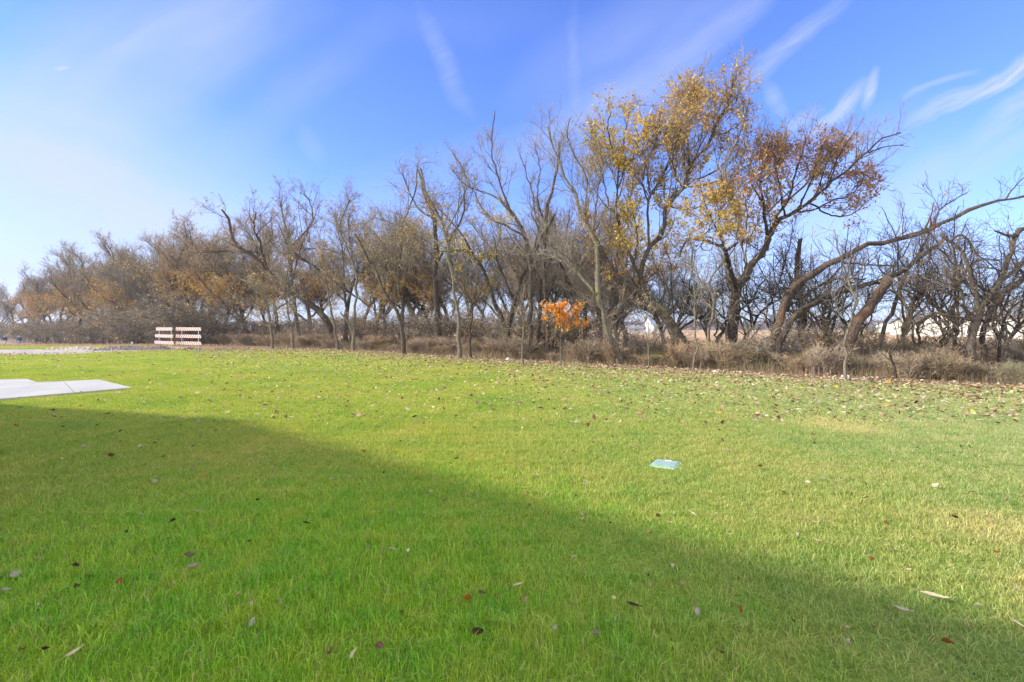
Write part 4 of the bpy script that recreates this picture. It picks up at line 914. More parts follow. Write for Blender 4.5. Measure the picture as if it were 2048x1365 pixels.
L(gi.outputs[0], iop.inputs['Points']); L(na('t_on', 'BOOLEAN'), iop.inputs['Selection']); L(ci.outputs[0], iop.inputs['Instance']); L(na('t_idx', 'INT'), iop.inputs['Instance Index'])
L(na('t_rot', 'FLOAT_VECTOR'), iop.inputs['Rotation']); L(na('t_scl', 'FLOAT_VECTOR'), iop.inputs['Scale'])
jg = ng.nodes.new('GeometryNodeJoinGeometry'); L(iop.outputs[0], jg.inputs[0]); L(gi.outputs[0], jg.inputs[0]); L(jg.outputs[0], g_out.inputs[0])
md = go.modifiers.new('turf', 'NODES'); md.node_group = ng

# ------------------------------------------------------------------ fallen leaves
PAL_FALL = ([(0.60, 0.49, 0.33), (0.46, 0.33, 0.20), (0.72, 0.64, 0.48), (0.22, 0.13, 0.08), (0.13, 0.08, 0.055), (0.62, 0.42, 0.06)], [4, 4, 2.5, 3, 2, 0.35])
K0 = 220000
yy = 2 + 33 * r_.random(K0); xx = r_.uniform(-1.15, 1.15, K0) * yy
dedge = edge_y(xx) - yy
pr = np.clip(0.075 + 0.9 * np.exp(-np.maximum(dedge, 0) / 2.8) + np.where(xx > 0, 0.42, 0.25) * np.exp(-np.maximum(dedge, 0) / 6) , 0, 1) * (yy / 24)
pr *= np.where(xx < -0.62 * yy, 0.30, 1.0)
ok = (dedge > -0.6) & (r_.random(K0) < pr) & (yy > 7.5) & ~inpoly(xx, yy, DRV)
P = np.stack([xx, yy], 1)[ok]
S2 = strip_points(9000, -0.9, 6.0, 42, r_)[:, :2]; S2 = S2[S2[:, 1] > 7]
onl = S2[:, 1] < edge_y(S2[:, 0])
z1 = terr(P[:, 0], P[:, 1]) + r_.uniform(0.08, 0.115, len(P)) + 0.02 * (P[:, 1] > 13); z2 = np.where(onl, 0.075, 0.03) + r_.uniform(0, 0.02, len(S2)) + terr(S2[:, 0], S2[:, 1])
PP = np.concatenate([np.concatenate([P, z1[:, None]], 1), np.concatenate([S2, z2[:, None]], 1)])
lv, lf_, lc = leaf_arrays(PP, r_.uniform(0.05, 0.12, len(PP)), palette(*PAL_FALL, len(PP), r_), r_, flat=True, aspect=0.6)
tag(ob('fallen_leaves', mesh_np('fallen_leaves', lv, [lf_], M_LEAF, {'Col': lc})), 'tan and brown dead leaves scattered thickly toward the tree line', 'fallen leaves', kind='stuff')

# single leaves near the camera
LC = {'pale grey': (0.47, 0.41, 0.32), 'tan': (0.48, 0.34, 0.20), 'brown': (0.20, 0.12, 0.075), 'dark brown': (0.085, 0.045, 0.03), 'rust': (0.30, 0.11, 0.04), 'orange': (0.62, 0.22, 0.03), 'yellow': (0.62, 0.45, 0.06), 'cream': (0.66, 0.55, 0.38)}
def leaf_material(nm, c):
    m, nt, out = newmat(nm.replace(' ', '_') + '_leaf'); n = N(nt)
    o = n.objc(); f = n.noise(o, 55, 4, 0.7)
    wv = n('ShaderNodeTexWave', i_Vector=o, i_Scale=55.0, i_Distortion=3.0)
    col = n.mix(n.math('MULTIPLY', f, 0.8), c, tuple(k * 0.45 for k in c)); col = n.mix(n.math('MULTIPLY', wv.outputs[0], 0.2), col, tuple(k * 0.6 for k in c))
    d = n('ShaderNodeBsdfDiffuse', i_Color=col); t = n('ShaderNodeBsdfTranslucent', i_Color=col); mx = n('ShaderNodeMixShader', i_0=0.2)
    n.link(d.outputs[0], mx.inputs[1]); n.link(t.outputs[0], mx.inputs[2]); n.link(mx.outputs[0], out.inputs[0]); return m
LM = {k: leaf_material(k, c) for k, c in LC.items()}
def leaf_mesh(nm, L, wd, curl, fold, seed, lobe=0.0):
    """blade-like leaf: nine cross rows of five points, serrate edge, curled along and folded across, with a stalk"""
    r_ = np.random.default_rng(seed); rows = 10; V = []
    for i in range(rows):
        t = i / (rows - 1); w = wd * math.sin(math.pi * min(0.97, 0.06 + 0.94 * t) ** 0.8) * (1 + (0.12 + lobe) * (-1) ** i) if i < rows - 1 else 0.001
        a = curl * (t - 0.4); x = L * (math.sin(a) / curl if abs(curl) > 1e-3 else (t - 0.4)); z = L * ((1 - math.cos(a)) / curl if abs(curl) > 1e-3 else 0)
        for s in (-1, -0.5, 0, 0.5, 1):
            V.append((x, s * w / 2 * math.cos(fold * abs(s)), z + abs(s) * w / 2 * math.sin(fold * abs(s)) * 1.2 + r_.normal() * 0.0016))
    Fq = [[i * 5 + j, i * 5 + j + 1, i * 5 + j + 6, i * 5 + j + 5] for i in range(rows - 1) for j in range(4)]
    k = len(V); x0, _, z0 = V[2]
    V += [(x0, -0.0008, z0), (x0, 0.0008, z0), (x0 - L * 0.3, 0.0006, z0 + 0.004), (x0 - L * 0.3, -0.0006, z0 + 0.004)]
    Fq.append([k, k + 1, k + 2, k + 3])
    return mesh_np('fallen_leaf', V, [np.array(Fq)], None, smooth=True)
SHAPES = {'flat': [(0.085, 0.045, 0.4, 0.15, 0), (0.07, 0.05, 0.5, 0.2, 0.1)], 'curled': [(0.085, 0.045, 1.9, 0.6, 0), (0.075, 0.05, -2.2, 0.5, 0.1)],
          'folded': [(0.08, 0.06, 0.6, 1.25, 0), (0.07, 0.05, 0.8, 1.1, 0.15)], 'narrow': [(0.12, 0.030, 0.6, 0.5, 0), (0.10, 0.026, 1.1, 0.3, 0.1)]}
LMESH = {}
for s, L_ in SHAPES.items():
    for k, a in enumerate(L_):
        for c in LC:
            me_ = LMESH.get((s, k)) or leaf_mesh(s, *a[:4], seed=len(LMESH), lobe=a[4])
            LMESH[(s, k)] = me_
            mc = me_.copy(); mc.materials.clear(); mc.materials.append(LM[c]); LMESH[(s, k, c)] = mc
n_leaf = 0
def leaf(px, py, colr, shape, size=1.0, rz=None, tilt=None, label=None, lift=0.05):
    global n_leaf
    x, y = (px, py) if label == 'xy' else g2(px, py)
    rr = random.Random(n_leaf * 7 + 3); n_leaf += 1
    o = ob('fallen_leaf', LMESH[(shape, rr.randrange(2), colr)])
    o.location = (x, y, 0.028 + lift * rr.uniform(0.75, 1.15)); o.scale = (size,) * 3
    o.rotation_euler = (rr.uniform(-0.5, 0.5) if tilt is None else tilt, rr.uniform(-0.45, 0.45), rr.uniform(0, 6.28) if rz is None else rz)
    return o
TR = [(388,1158,'cream','folded',1.5,0.2,0.9,'large cream leaf folded over itself, brown below, in the shaded grass on the left'),
 (30,1173,'pale grey','flat',1.2,1.3,1.1,'rounded grey leaf standing on edge near the left border'),(8,1208,'pale grey','narrow',0.9,1.4,1.0,'narrow pale leaf upright at the left border below the rounded grey one'),
 (147,1342,'cream','narrow',1.1,0.9,0.4,'long cream leaf lying slantwise near the bottom left corner'),(90,1333,'dark brown','folded',0.7,None,None,'small dark folded leaf left of the long cream leaf'),
 (238,1190,'rust','curled',1.2,None,0.4,'rust and dark curled leaf left of the large cream folded leaf'),(228,1172,'tan','flat',0.8,None,None,'faded tan leaf just above the rust curled one'),
 (75,1233,'cream','curled',0.5,None,None,'tiny cream leaf right of the narrow pale one at the left border'),(76,1138,'pale grey','curled',0.6,None,None,'small pale curl above the tiny cream leaf on the left'),
 (378,1132,'brown','flat',1.3,0.7,0.5,'wide brown leaf half sunk in grass above the large cream folded leaf'),(315,1142,'tan','folded',0.6,None,None,'small tan folded leaf left of the wide sunken brown one'),
 (395,1041,'pale grey','narrow',0.9,1.4,1.1,'upright lilac grey leaf in the shade left of the middle'),(422,1071,'tan','curled',0.8,1.4,0.9,'tan curled leaf right below the upright lilac grey one'),
 (543,1078,'tan','curled',0.7,None,None,'pale brown curled leaf in the shade right of the tan curled one'),(499,1108,'dark brown','curled',0.7,None,None,'dark scrap of leaf in the middle of the shaded grass'),
 (503,1277,'pale grey','flat',0.9,1.5,0.8,'pale grey leaf leaning in the bright tall grass near the bottom'),(560,1230,'tan','narrow',0.8,1.5,0.9,'thin tan leaf upright in tall grass above the leaning pale grey one'),
 (474,1217,'tan','narrow',0.6,1.2,0.5,'small tan leaf in the tall grass left of the thin upright one'),(457,1237,'pale grey','curled',0.6,None,None,'small grey curl below the small tan leaf in tall grass'),
 (615,1206,'brown','curled',0.5,None,None,'tiny brown curl at the right of the tall grass'),(661,1342,'brown','curled',0.8,None,None,'dark and pale curled leaf near the bottom edge left of centre'),
 (703,1346,'cream','narrow',0.9,1.3,0.9,'cream narrow leaf upright at the bottom edge'),(736,1114,'pale grey','folded',0.8,0.2,0.6,'pale grey folded leaf in the shade, leftmost of three in a line'),
 (785,1123,'cream','narrow',0.9,0.5,0.1,'cream sliver, middle one of three in a line in the shade'),(816,1127,'cream','flat',0.6,0.8,0.5,'small cream leaf, rightmost of three in a line in the shade'),
 (932,1228,'orange','folded',1.2,0.7,0.9,'bright orange folded leaf in the foreground grass'),(964,1210,'brown','narrow',1.0,-0.8,0.8,'brown upright leaf touching the orange one on its upper right'),
 (992,1224,'rust','flat',0.8,None,0.6,'rusty leaf right of the brown upright one'),(1052,1232,'tan','folded',1.0,None,0.4,'wide tan orange leaf right of the rusty one in the foreground'),
 (802,1250,'rust','narrow',0.7,1.4,0.9,'small rust leaf standing left of the orange folded one'),(957,1297,'dark brown','curled',1.4,-0.4,0.5,'dark curled leaf with a pale side near the bottom centre'),
 (1035,1198,'cream','narrow',0.8,0.5,0.2,'cream sliver above the wide tan orange leaf'),(975,1135,'rust','flat',0.8,None,None,'dark red flat leaf in the middle of the shade'),
 (1108,1284,'pale grey','curled',0.8,None,None,'grey curled leaf at the bottom right of centre'),(1190,1297,'pale grey','folded',1.1,0.2,0.6,'ragged pale grey leaf near the bottom, left of the tall thin one'),
 (1228,1273,'pale grey','narrow',1.0,1.4,1.1,'tall thin grey leaf standing near the bottom right of centre'),(1267,1237,'dark brown','narrow',1.0,-0.4,0.3,'dark narrow leaf above the tall thin grey one'),
 (1300,1200,'pale grey','narrow',0.7,1.4,0.9,'small upright grey leaf above the dark narrow one'),(1365,1189,'pale grey','flat',0.7,None,None,'small lilac leaf right of the small upright grey one'),
 (1298,1082,'tan','curled',0.9,0.1,0.3,'tan curled leaf at the soft edge of the house shadow'),(1221,1065,'dark brown','curled',0.7,None,None,'black curled leaf at the shadow edge left of the tan one'),
 (1340,1067,'tan','narrow',0.9,-0.9,0.2,'thin tan leaf in sunlight above the tan curled one'),(1385,1047,'cream','narrow',0.9,-0.8,0.4,'cream narrow leaf in the sun below the green valve lid'),
 (1865,1217,'cream','narrow',1.6,-0.65,0.3,'largest long cream leaf lying slantwise in the sunny grass on the right'),(1935,1278,'tan','narrow',1.2,1.3,0.9,'upright pale pinkish leaf right of the largest long cream leaf'),
 (1957,1240,'pale grey','folded',0.7,None,None,'small lilac folded leaf above the upright pinkish one'),(2035,1278,'cream','narrow',0.8,-0.8,0.3,'cream leaf at the right border of the foreground'),
 (1692,1317,'pale grey','curled',1.0,1.0,0.8,'grey curled leaf with dark hollow near the bottom right'),(1693,1292,'tan','curled',0.9,None,0.3,'tan curl just above the grey hollow leaf'),
 (1586,1272,'brown','flat',0.9,1.4,0.9,'plum brown leaf upright in the foreground on the right'),(1440,1336,'brown','curled',1.0,None,None,'rough brown curl at the bottom edge on the right'),
 (1480,1248,'rust','curled',0.8,None,None,'rust curl left of the plum brown leaf'),(1893,1322,'rust','folded',0.9,None,None,'red brown folded leaf near the bottom right corner'),
 (1748,1280,'brown','curled',0.8,None,None,'brown curl right of the tan curl in the right foreground'),(1805,1248,'pale grey','narrow',1.2,-0.6,0.3,'grey leaf lying slantwise left of the largest long cream leaf'),
 (1773,1065,'rust','curled',1.0,0.1,0.3,'dark red curled leaf in the sunny grass on the right'),(1603,1054,'cream','narrow',0.9,0.4,0.4,'cream leaf, left one of a pair in the sunny grass'),
 (1628,1062,'tan','narrow',0.8,-0.9,0.4,'tan leaf, right one of a pair in the sunny grass'),(1595,1086,'pale grey','curled',1.0,None,0.2,'grey curled leaf below the sunny pair'),
 (1635,1105,'tan','narrow',1.0,-1.0,0.4,'tan leaf below the grey curled one in the sun'),(1457,1088,'cream','narrow',0.8,0.3,0.2,'cream leaf in the sun right of the shadow edge'),
 (1870,988,'cream','flat',1.4,0.1,0.2,'wide cream leaf in the sunny grass at the far right'),(2012,1017,'tan','folded',1.1,0.5,0.6,'tan folded leaf near the right border beside the worn patch'),
 (1645,973,'pale grey','curled',1.1,None,0.4,'grey curled leaf with dark side right of the green valve lid'),(1616,983,'cream','folded',1.0,None,0.5,'cream folded leaf next to the grey curled one right of the valve lid'),
 (1668,991,'tan','flat',0.8,None,0.5,'tan leaf right of the cream folded one'),(1743,966,'pale grey','folded',1.0,None,0.4,'pale grey folded leaf in the right hand lawn'),
 (1738,878,'cream','curled',1.7,None,0.5,'pale pinkish curled leaf standing out in the right middle lawn'),(1457,915,'cream','folded',1.3,None,0.5,'cream leaf right above the valve lid'),(1444,893,'brown','curled',1.6,None,0.5,'grey brown curled leaf above the cream one by the valve lid'),
 (1425,957,'tan','curled',0.9,None,None,'tan curl right of the valve lid'),(1362,957,'tan','folded',0.6,None,None,'small tan leaf touching the lower right corner of the valve lid'),
 (222,926,'rust','folded',1.8,0.1,0.7,'dark red folded leaf alone in the shade on the left'),(308,976,'pale grey','flat',1.3,1.4,1.1,'upright lilac leaf right below the dark red one'),
 (405,963,'orange','flat',1.0,0.4,0.3,'orange brown leaf in the shade left of the middle'),(385,953,'pale grey','folded',0.8,None,0.5,'pale grey leaf just left of the orange brown one'),(395,941,'pale grey','curled',0.9,None,0.5,'whitish curl above the pale grey leaf in the shade'),
 (501,930,'pale grey','narrow',1.2,0.5,0.3,'dark and silver slanting leaf in the shade'),(525,930,'cream','curled',0.8,None,0.4,'cream curl right of the silver slanting leaf'),(382,910,'cream','curled',0.9,None,0.4,'white edged curl in the shade above the orange brown leaf'),
 (127,949,'tan','flat',1.2,0.0,0.2,'tan leaf lying flat left of the dark red one'),(310,898,'brown','curled',1.2,None,0.4,'brown curl at the upper part of the shade'),(33,861,'rust','curled',1.6,None,0.4,'reddish brown leaf at the left border near the driveway'),
 (862,998,'pale grey','flat',0.8,0.1,0.4,'lilac grey leaf in the shade near the middle'),(889,1019,'rust','curled',0.8,None,0.4,'small rust curl right below the lilac grey leaf'),(836,967,'orange','flat',0.8,None,0.4,'dull orange leaf at the shade edge'),
 (914,933,'rust','curled',1.2,None,0.6,'dark red curled leaf in the sun right of the shade edge'),(938,930,'orange','flat',0.9,None,0.3,'orange leaf touching the dark red curled one'),
 (825,895,'cream','curled',1.2,None,0.7,'white curled leaf in the sunny middle lawn'),(1130,922,'cream','curled',1.1,None,0.5,'round whitish leaf in the sunny lawn left of the valve lid'),(727,916,'rust','curled',1.1,None,0.4,'rust leaf on the shadow edge near the middle'),
 (1050,1010,'tan','curled',0.9,None,0.4,'tan curl at the shadow edge right of the middle'),(1152,1010,'brown','curled',0.8,None,0.4,'brown curl in the sun right of the tan one'),(1199,915,'pale grey','folded',0.9,None,0.5,'pale folded leaf in the sun left above the valve lid')]
for (px, py, c, s, size, rz, tilt, lab) in TR:
    o = leaf(px, py, c, s, size * 0.66, rz, tilt, lift=0.048)
    tag(o, lab, 'leaf', 'single fallen leaves on the lawn')
rr = random.Random(99); cs_ = ['pale grey'] * 2 + ['tan'] * 5 + ['brown'] * 4 + ['dark brown'] * 3 + ['rust'] * 2 + ['cream'] * 3 + ['yellow'] * 1
left = 300 - len(TR); have = [g2(a[0], a[1]) for a in TR]
while left > 0:
    y = 2.2 + 6.3 * rr.random() ** 0.75; x = rr.uniform(-1.02, 1.02) * y
    if rr.random() > 0.45 + 0.55 * max(0, min(1, (x + 2) / 8)): continue
    if min(math.dist((x, y), h) for h in have) < 0.10 or math.dist((x, y), LID) < 0.28: continue
    have.append((x, y)); c = rr.choice(cs_); s = rr.choice(['flat', 'curled', 'curled', 'folded', 'narrow'])
    o = leaf(x, y, c, s, rr.uniform(0.38, 0.75), label='xy', lift=0.045)
    zone = ('right hand' if x > 0.35 * y else 'left hand' if x < -0.35 * y else 'middle'); far = 'foreground' if y < 3.6 else 'middle distance' if y < 6 else 'farther'
    tag(o, f'{"small " if o.scale[0] < 0.62 else ""}{c} {s} leaf in the {zone} part of the {far} lawn', 'leaf', 'single fallen leaves on the lawn'); left -= 1
# ------------------------------------------------------------------ valve box lid
M_LID = simple('faded_green_plastic', (0.42, 0.54, 0.51), (0.56, 0.65, 0.62), scale=9, rough=0.6, bump=0.1)
M_RIM = simple('faded_green_rim', (0.42, 0.55, 0.50), (0.55, 0.62, 0.56), scale=20, rough=0.7)
vb = empty('valve_box', (LID[0], LID[1], -0.022), 'faded green ribbed valve box lid set flush in the lawn', 'valve box', rz=LIDR)
mb = MB(); mb.box((0, 0, 0.03), (0.268, 0.306, 0.06)); mb.build('rim', [M_RIM], vb, bevel=0.006)
mb = MB(); mb.box((0, 0, 0.056), (0.244, 0.282, 0.02), m=1)  # plate between the ribs is a darker green for groove contrast
for i in range(13): mb.box((-0.102 + i * 0.017, 0.0, 0.0685), (0.007, 0.25, 0.005))
mb.box((0.0, 0.118, 0.0705), (0.07, 0.026, 0.006)); mb.build('lid', [M_LID, simple('dark_green_plastic', (0.12, 0.28, 0.22), (0.28, 0.48, 0.40), scale=14, rough=0.8)], vb, bevel=0.0015)
mb = MB(); mb.tube([(0.095, -0.118, 0.064), (0.095, -0.118, 0.074)], 0.008, 10); mb.build('bolt', [simple('dull_steel', (0.3, 0.3, 0.3), metal=0.8, rough=0.5)], vb)

# ------------------------------------------------------------------ barricades
def stripe_mat(name, slant):
    m, nt, out = newmat(name); n = N(nt)
    s = n('ShaderNodeSeparateXYZ', i_Vector=n.objc())
    a = n.math('ADD', s.outputs[0], n.math('MULTIPLY', s.outputs[2], slant))
    f = n.math('FRACT', n.math('MULTIPLY', a, 1 / 0.27)); f = n.math('GREATER_THAN', f, 0.46)
    dirt = n.noise(n.objc(), 3.5, 5, 0.7)
    col = n.mix(f, (0.46, 0.45, 0.44), (0.23, 0.012, 0.012)); col = n.mix(n.math('MULTIPLY', dirt, 0.35), col, (0.42, 0.38, 0.34))
    b = n('ShaderNodeBsdfPrincipled', i_Base_Color=col, i_Roughness=0.45); n.link(b.outputs[0], out.inputs[0]); return m
M_SL = stripe_mat('left_stripes', 1.0); M_SR = stripe_mat('right_stripes', -1.0)
M_POST = simple('white_post_paint', (0.40, 0.42, 0.43), (0.50, 0.51, 0.51), scale=6, rough=0.5)
M_FOOT = simple('grey_steel', (0.30, 0.31, 0.32), (0.40, 0.41, 0.42), scale=12, rough=0.5, metal=0.4)
def barricade(P0, P1, label, slants, posts, lean=0.0):
    """P0, P1: ground points below the two ends"""
    P0 = np.array(P0); P1 = np.array(P1); Lx = math.dist(P0[:2], P1[:2]); c = (P0 + P1) / 2
    z0 = float(terr(c[0], c[1]))
    root = empty('barricade', (c[0], c[1], z0), label, 'barricade', 'striped road barricades', rz=math.atan2(P1[1] - P0[1], P1[0] - P0[0]))
    for i, zc in enumerate((0.50, 0.93, 1.385)):
        mb = MB(); mb.box((0, -0.035, zc), (Lx * (1.0 + 0.03 * (1 - i) * lean * 3), 0.03, 0.205)); o = mb.build('board', [M_SL if slants[i] > 0 else M_SR], root, bevel=0.008)
    for u in posts:
        x = (u - 0.5) * Lx
        mb = MB(); top = x + (0.07 * lean if u < 0.5 else 0); mb.tube([(x, 0.012, 0.02), (top, 0.012, 1.47)], 0.026, 8); mb.build('post', [M_POST], root)
        mb = MB(); mb.box((x, 0.012, 0.035), (0.06, 1.2, 0.05)); mb.tube([(x, -0.33, 0.06), (x, -0.02, 0.40)], 0.012, 6); mb.tube([(x, 0.36, 0.06), (x, 0.04, 0.40)], 0.012, 6)
        mb.build('foot', [M_FOOT], root, bevel=0.004)
    return root
d1, d2 = 33.4, 31.2
barricade(((353 - 1024) / F * 33.0, 33.0), ((403.5 - 1024) / F * 31.4, 31.4), 'wider road barricade with red and white boards, the right one of the two', (1, -1, 1), (0.21, 0.87))
barricade(((312 - 1024) / F * 34.2, 34.2), ((347.5 - 1024) / F * 32.4, 32.4), 'narrower road barricade with red and white boards, the left one of the two', (1, 1, 1), (0.16, 0.86), lean=1.0)

# ------------------------------------------------------------------ two people walking away
def skin_mesh(name, verts, edges, radii, mat, parent, sub=2, rootv=0):
    me = bpy.data.meshes.new(name); me.from_pydata([tuple(v) for v in verts], edges, []); me.update()
    o = ob(name, me, parent); me.materials.append(mat)
    sk = o.modifiers.new('skin', 'SKIN'); sk.use_smooth_shade = True
    for i, r in enumerate(radii):
        me.skin_vertices[0].data[i].radius = (r, r) if not isinstance(r, tuple) else r
        me.skin_vertices[0].data[i].use_root = (i == rootv)
    s = o.modifiers.new('sub', 'SUBSURF'); s.levels = sub; s.render_levels = sub
    return o
M_SKIN = simple('skin', (0.45, 0.28, 0.20), rough=0.6); M_HAIR = simple('dark_hair', (0.03, 0.025, 0.02)); M_HAIRG = simple('grey_hair', (0.25, 0.24, 0.23))
M_JACKET = simple('navy_jacket', (0.012, 0.018, 0.06), (0.02, 0.028, 0.08), rough=0.8); M_JEANS = simple('blue_jeans', (0.10, 0.17, 0.30), (0.16, 0.25, 0.40), rough=0.9)
M_JEANS2 = simple('grey_jeans', (0.34, 0.40, 0.52), (0.46, 0.52, 0.62), rough=0.9); M_SHOE = simple('shoe', (0.03, 0.03, 0.03))
def person(px, py, d, label, stride, jeans, hair, rz):
    x = (px - 1024) / F * d; z = float(terr(x, d))
    root = empty('person', (x, d, z), label, 'person', rz=rz)
    s = stride
    # joints, facing +y (away from the camera)
    J = {'pel': (0, 0, 0.96), 'bel': (0, 0, 1.12), 'che': (0, 0.01, 1.33), 'nk': (0, 0.0, 1.50), 'hd': (0, 0.02, 1.63), 'top': (0, 0.015, 1.73),
         'hl': (-0.10, 0, 0.90), 'kl': (-0.11, 0.12 * s, 0.50), 'al': (-0.11, 0.20 * s - 0.05, 0.09), 'tl': (-0.11, 0.20 * s + 0.12, 0.04),
         'hr': (0.10, 0, 0.90), 'kr': (0.11, -0.06 * s, 0.49), 'ar': (0.11, -0.28 * s, 0.12), 'tr': (0.11, -0.14 * s, 0.03),
         'sl': (-0.20, 0, 1.42), 'el': (-0.30, -0.05, 1.14), 'wl': (-0.31, 0.06, 0.90), 'sr': (0.20, 0, 1.42), 'er': (0.30, -0.06, 1.14), 'wr': (0.30, 0.04, 0.90)}
    K = list(J); ix = {k: i for i, k in enumerate(K)}
    hands = []; E = [('pel','bel'),('bel','che'),('che','nk'),('nk','hd'),('hd','top'),('pel','hl'),('hl','kl'),('kl','al'),('al','tl'),('pel','hr'),('hr','kr'),('kr','ar'),('ar','tr'),('che','sl'),('sl','el'),('el','wl'),('che','sr'),('sr','er'),('er','wr')]
    rad = {'pel': 0.14, 'bel': 0.14, 'che': 0.15, 'nk': 0.06, 'hd': 0.10, 'top': 0.07, 'hl': 0.09, 'kl': 0.06, 'al': 0.04, 'tl': 0.035, 'hr': 0.09, 'kr': 0.06, 'ar': 0.04, 'tr': 0.035, 'sl': 0.065, 'el': 0.045, 'wl': 0.03, 'sr': 0.065, 'er': 0.045, 'wr': 0.03}
    V = [J[k] for k in K]; R_ = [rad[k] for k in K]; Ei = [(ix[a], ix[b]) for a, b in E]
    for side, w in ((-1, 'wl'), (1, 'wr')):
        wx, wy, wz = J[w]; p0 = len(V); V.append((wx, wy + 0.01, wz - 0.07)); R_.append(0.026); Ei.append((ix[w], p0))
        for f in range(4):
            a = len(V); V += [(wx, wy + 0.03 - 0.018 * f, wz - 0.12), (wx - side * 0.015, wy + 0.03 - 0.018 * f, wz - 0.155 + 0.006 * abs(f - 1.3))]; R_ += [0.009, 0.008]; Ei += [(p0, a), (a, a + 1)]
        a = len(V); V += [(wx - side * 0.01, wy + 0.055, wz - 0.09)]; R_ += [0.010]; Ei.append((p0, a))
    skin_mesh('body', V, Ei, R_, M_SKIN, root, 2)
    def sub(name, keys, ed, rr, mat):
        ii = {k: i for i, k in enumerate(keys)}
        skin_mesh(name, [J[k] for k in keys], [(ii[a], ii[b]) for a, b in ed], rr, mat, root, 2)
    J['wl2'] = (-0.31, 0.055, 0.93); J['wr2'] = (0.30, 0.035, 0.93); J['hem'] = (0, 0, 0.93)
    sub('jacket', ['bel', 'che', 'nk', 'sl', 'el', 'wl2', 'sr', 'er', 'wr2', 'hem'], [('hem','bel'),('bel','che'),('che','nk'),('che','sl'),('sl','el'),('el','wl2'),('che','sr'),('sr','er'),('er','wr2')],
        [(0.21, 0.16), (0.235, 0.17), 0.085, 0.10, 0.085, 0.06, 0.10, 0.085, 0.06, (0.195, 0.15)], M_JACKET)
    sub('trousers', ['pel', 'hl', 'kl', 'al', 'hr', 'kr', 'ar'], [('pel','hl'),('hl','kl'),('kl','al'),('pel','hr'),('hr','kr'),('kr','ar')], [0.155, 0.115, 0.085, 0.07, 0.115, 0.085, 0.07], jeans)
    for a, b in (('al', 'tl'), ('ar', 'tr')): sub('shoe', [a, b], [(a, b)], [0.055, 0.045], M_SHOE)
    J['h1'] = (0, -0.005, 1.66); J['h2'] = (0, 0.005, 1.745); sub('hair', ['h1', 'h2'], [('h1', 'h2')], [0.107, 0.08], hair)
person(9, 695, 75, 'person in dark jacket and pale jeans walking away, nearer the left edge', 0.9, M_JEANS2, M_HAIRG, 0.1)
person(38.5, 693, 73, 'person in dark jacket and blue jeans walking away, right one of the pair', 0.8, M_JEANS, M_HAIR, -0.05)

# ------------------------------------------------------------------ standpipe, spoil heaps, litter
x, y, _ = G(264, 697); y = 36.3; x = (264.5 - 1024) / F * y
sp_ = empty('standpipe', (x, y, float(terr(x, y))), 'short grey capped standpipe on the verge left of the barricades', 'standpipe')
M_PIPE = simple('grey_green_paint', (0.30, 0.36, 0.34), (0.42, 0.47, 0.44), scale=9, rough=0.5)
mb = MB(); mb.tube([(0, 0, 0), (0, 0, 0.38)], 0.065, 12); mb.tube([(0, 0, 0.30), (0, 0, 0.33)], 0.09, 12); mb.build('pipe', [M_PIPE], sp_, bevel=0.004)
mb = MB(); mb.tube([(0, 0, 0.382), (0, 0, 0.43), (0, 0, 0.47)], [0.085, 0.075, 0.03], 12); mb.build('cap', [M_PIPE], sp_)
mb = MB(); mb.tube([(0.0, -0.06, 0.26), (0.0, -0.13, 0.26)], 0.035, 10); mb.build('outlet', [M_FOOT], sp_)
def heap(px0, px1, d, h, label, seed, mat, wdt=1.2):
    r_ = np.random.default_rng(seed); x0 = (px0 - 1024) / F * d; x1 = (px1 - 1024) / F * d
    nx, ny = 70, 26; X = np.linspace(0, 1, nx)[:, None]; Y = np.linspace(-1, 1, ny)[None]
    prof = np.sin(X * math.pi) ** 0.5 * (1 - Y ** 2) * (0.6 + 0.4 * np.sin(X * 9 + seed))
    Z = h * prof + (prof > 0.03) * np.abs(r_.normal(size=(nx, ny))) * 0.05 * (h / 0.3) - 0.03
    cx = (x0 + x1) / 2; V = np.stack([X * (x1 - x0) + x0 - cx + 0 * Y, Y * wdt + 0 * X + r_.normal(size=(nx, ny)) * 0.03, Z], -1).reshape(-1, 3)
    i = np.arange(nx - 1)[:, None] * ny + np.arange(ny - 1)[None]; Q = np.stack([i, i + ny, i + ny + 1, i + 1], -1).reshape(-1, 4)
    # lumps and stones
    MBs = MB(); 
    V2 = [V]; F2 = [Q]; off = len(V)
    for k in range(60):
        u = r_.uniform(0.06, 0.94); w = r_.uniform(-0.7, 0.7); s = r_.uniform(0.03, 0.09); z = h * math.sin(u * math.pi) ** 0.5 * (1 - w * w) * 0.8
        c = np.array([u * (x1 - x0) + x0 - cx, w * wdt, z]); B = np.array([[-1,-1,-1],[1,-1,-1],[1,1,-1],[-1,1,-1],[-.7,-.7,1],[.7,-.7,1],[.7,.7,1],[-.7,.7,1]], float) * s * r_.uniform(0.6, 1.2, (8, 1)) + c
        V2.append(B); F2.append(np.array([[3,2,1,0],[4,5,6,7],[0,1,5,4],[1,2,6,5],[2,3,7,6],[3,0,4,7]]) + off); off += 8
    o = ob('dirt_heap', mesh_np('dirt_heap', np.concatenate(V2), [np.concatenate(F2)], mat)); o.location = (cx, d, float(terr(cx, d)))
    return tag(o, label, 'dirt heap', 'dirt heaps by the barricades')
M_SPOIL = simple('grey_clay', (0.16, 0.14, 0.13), (0.38, 0.34, 0.31), scale=5, rough=0.95, bump=0.5)
M_PALE = simple('pale_sandy_dirt', (0.36, 0.32, 0.27), (0.60, 0.54, 0.47), scale=4, rough=0.95, bump=0.4)
heap(208, 283, 33.6, 0.30, 'grey cloddy dirt heap left of the barricades', 1, M_SPOIL)
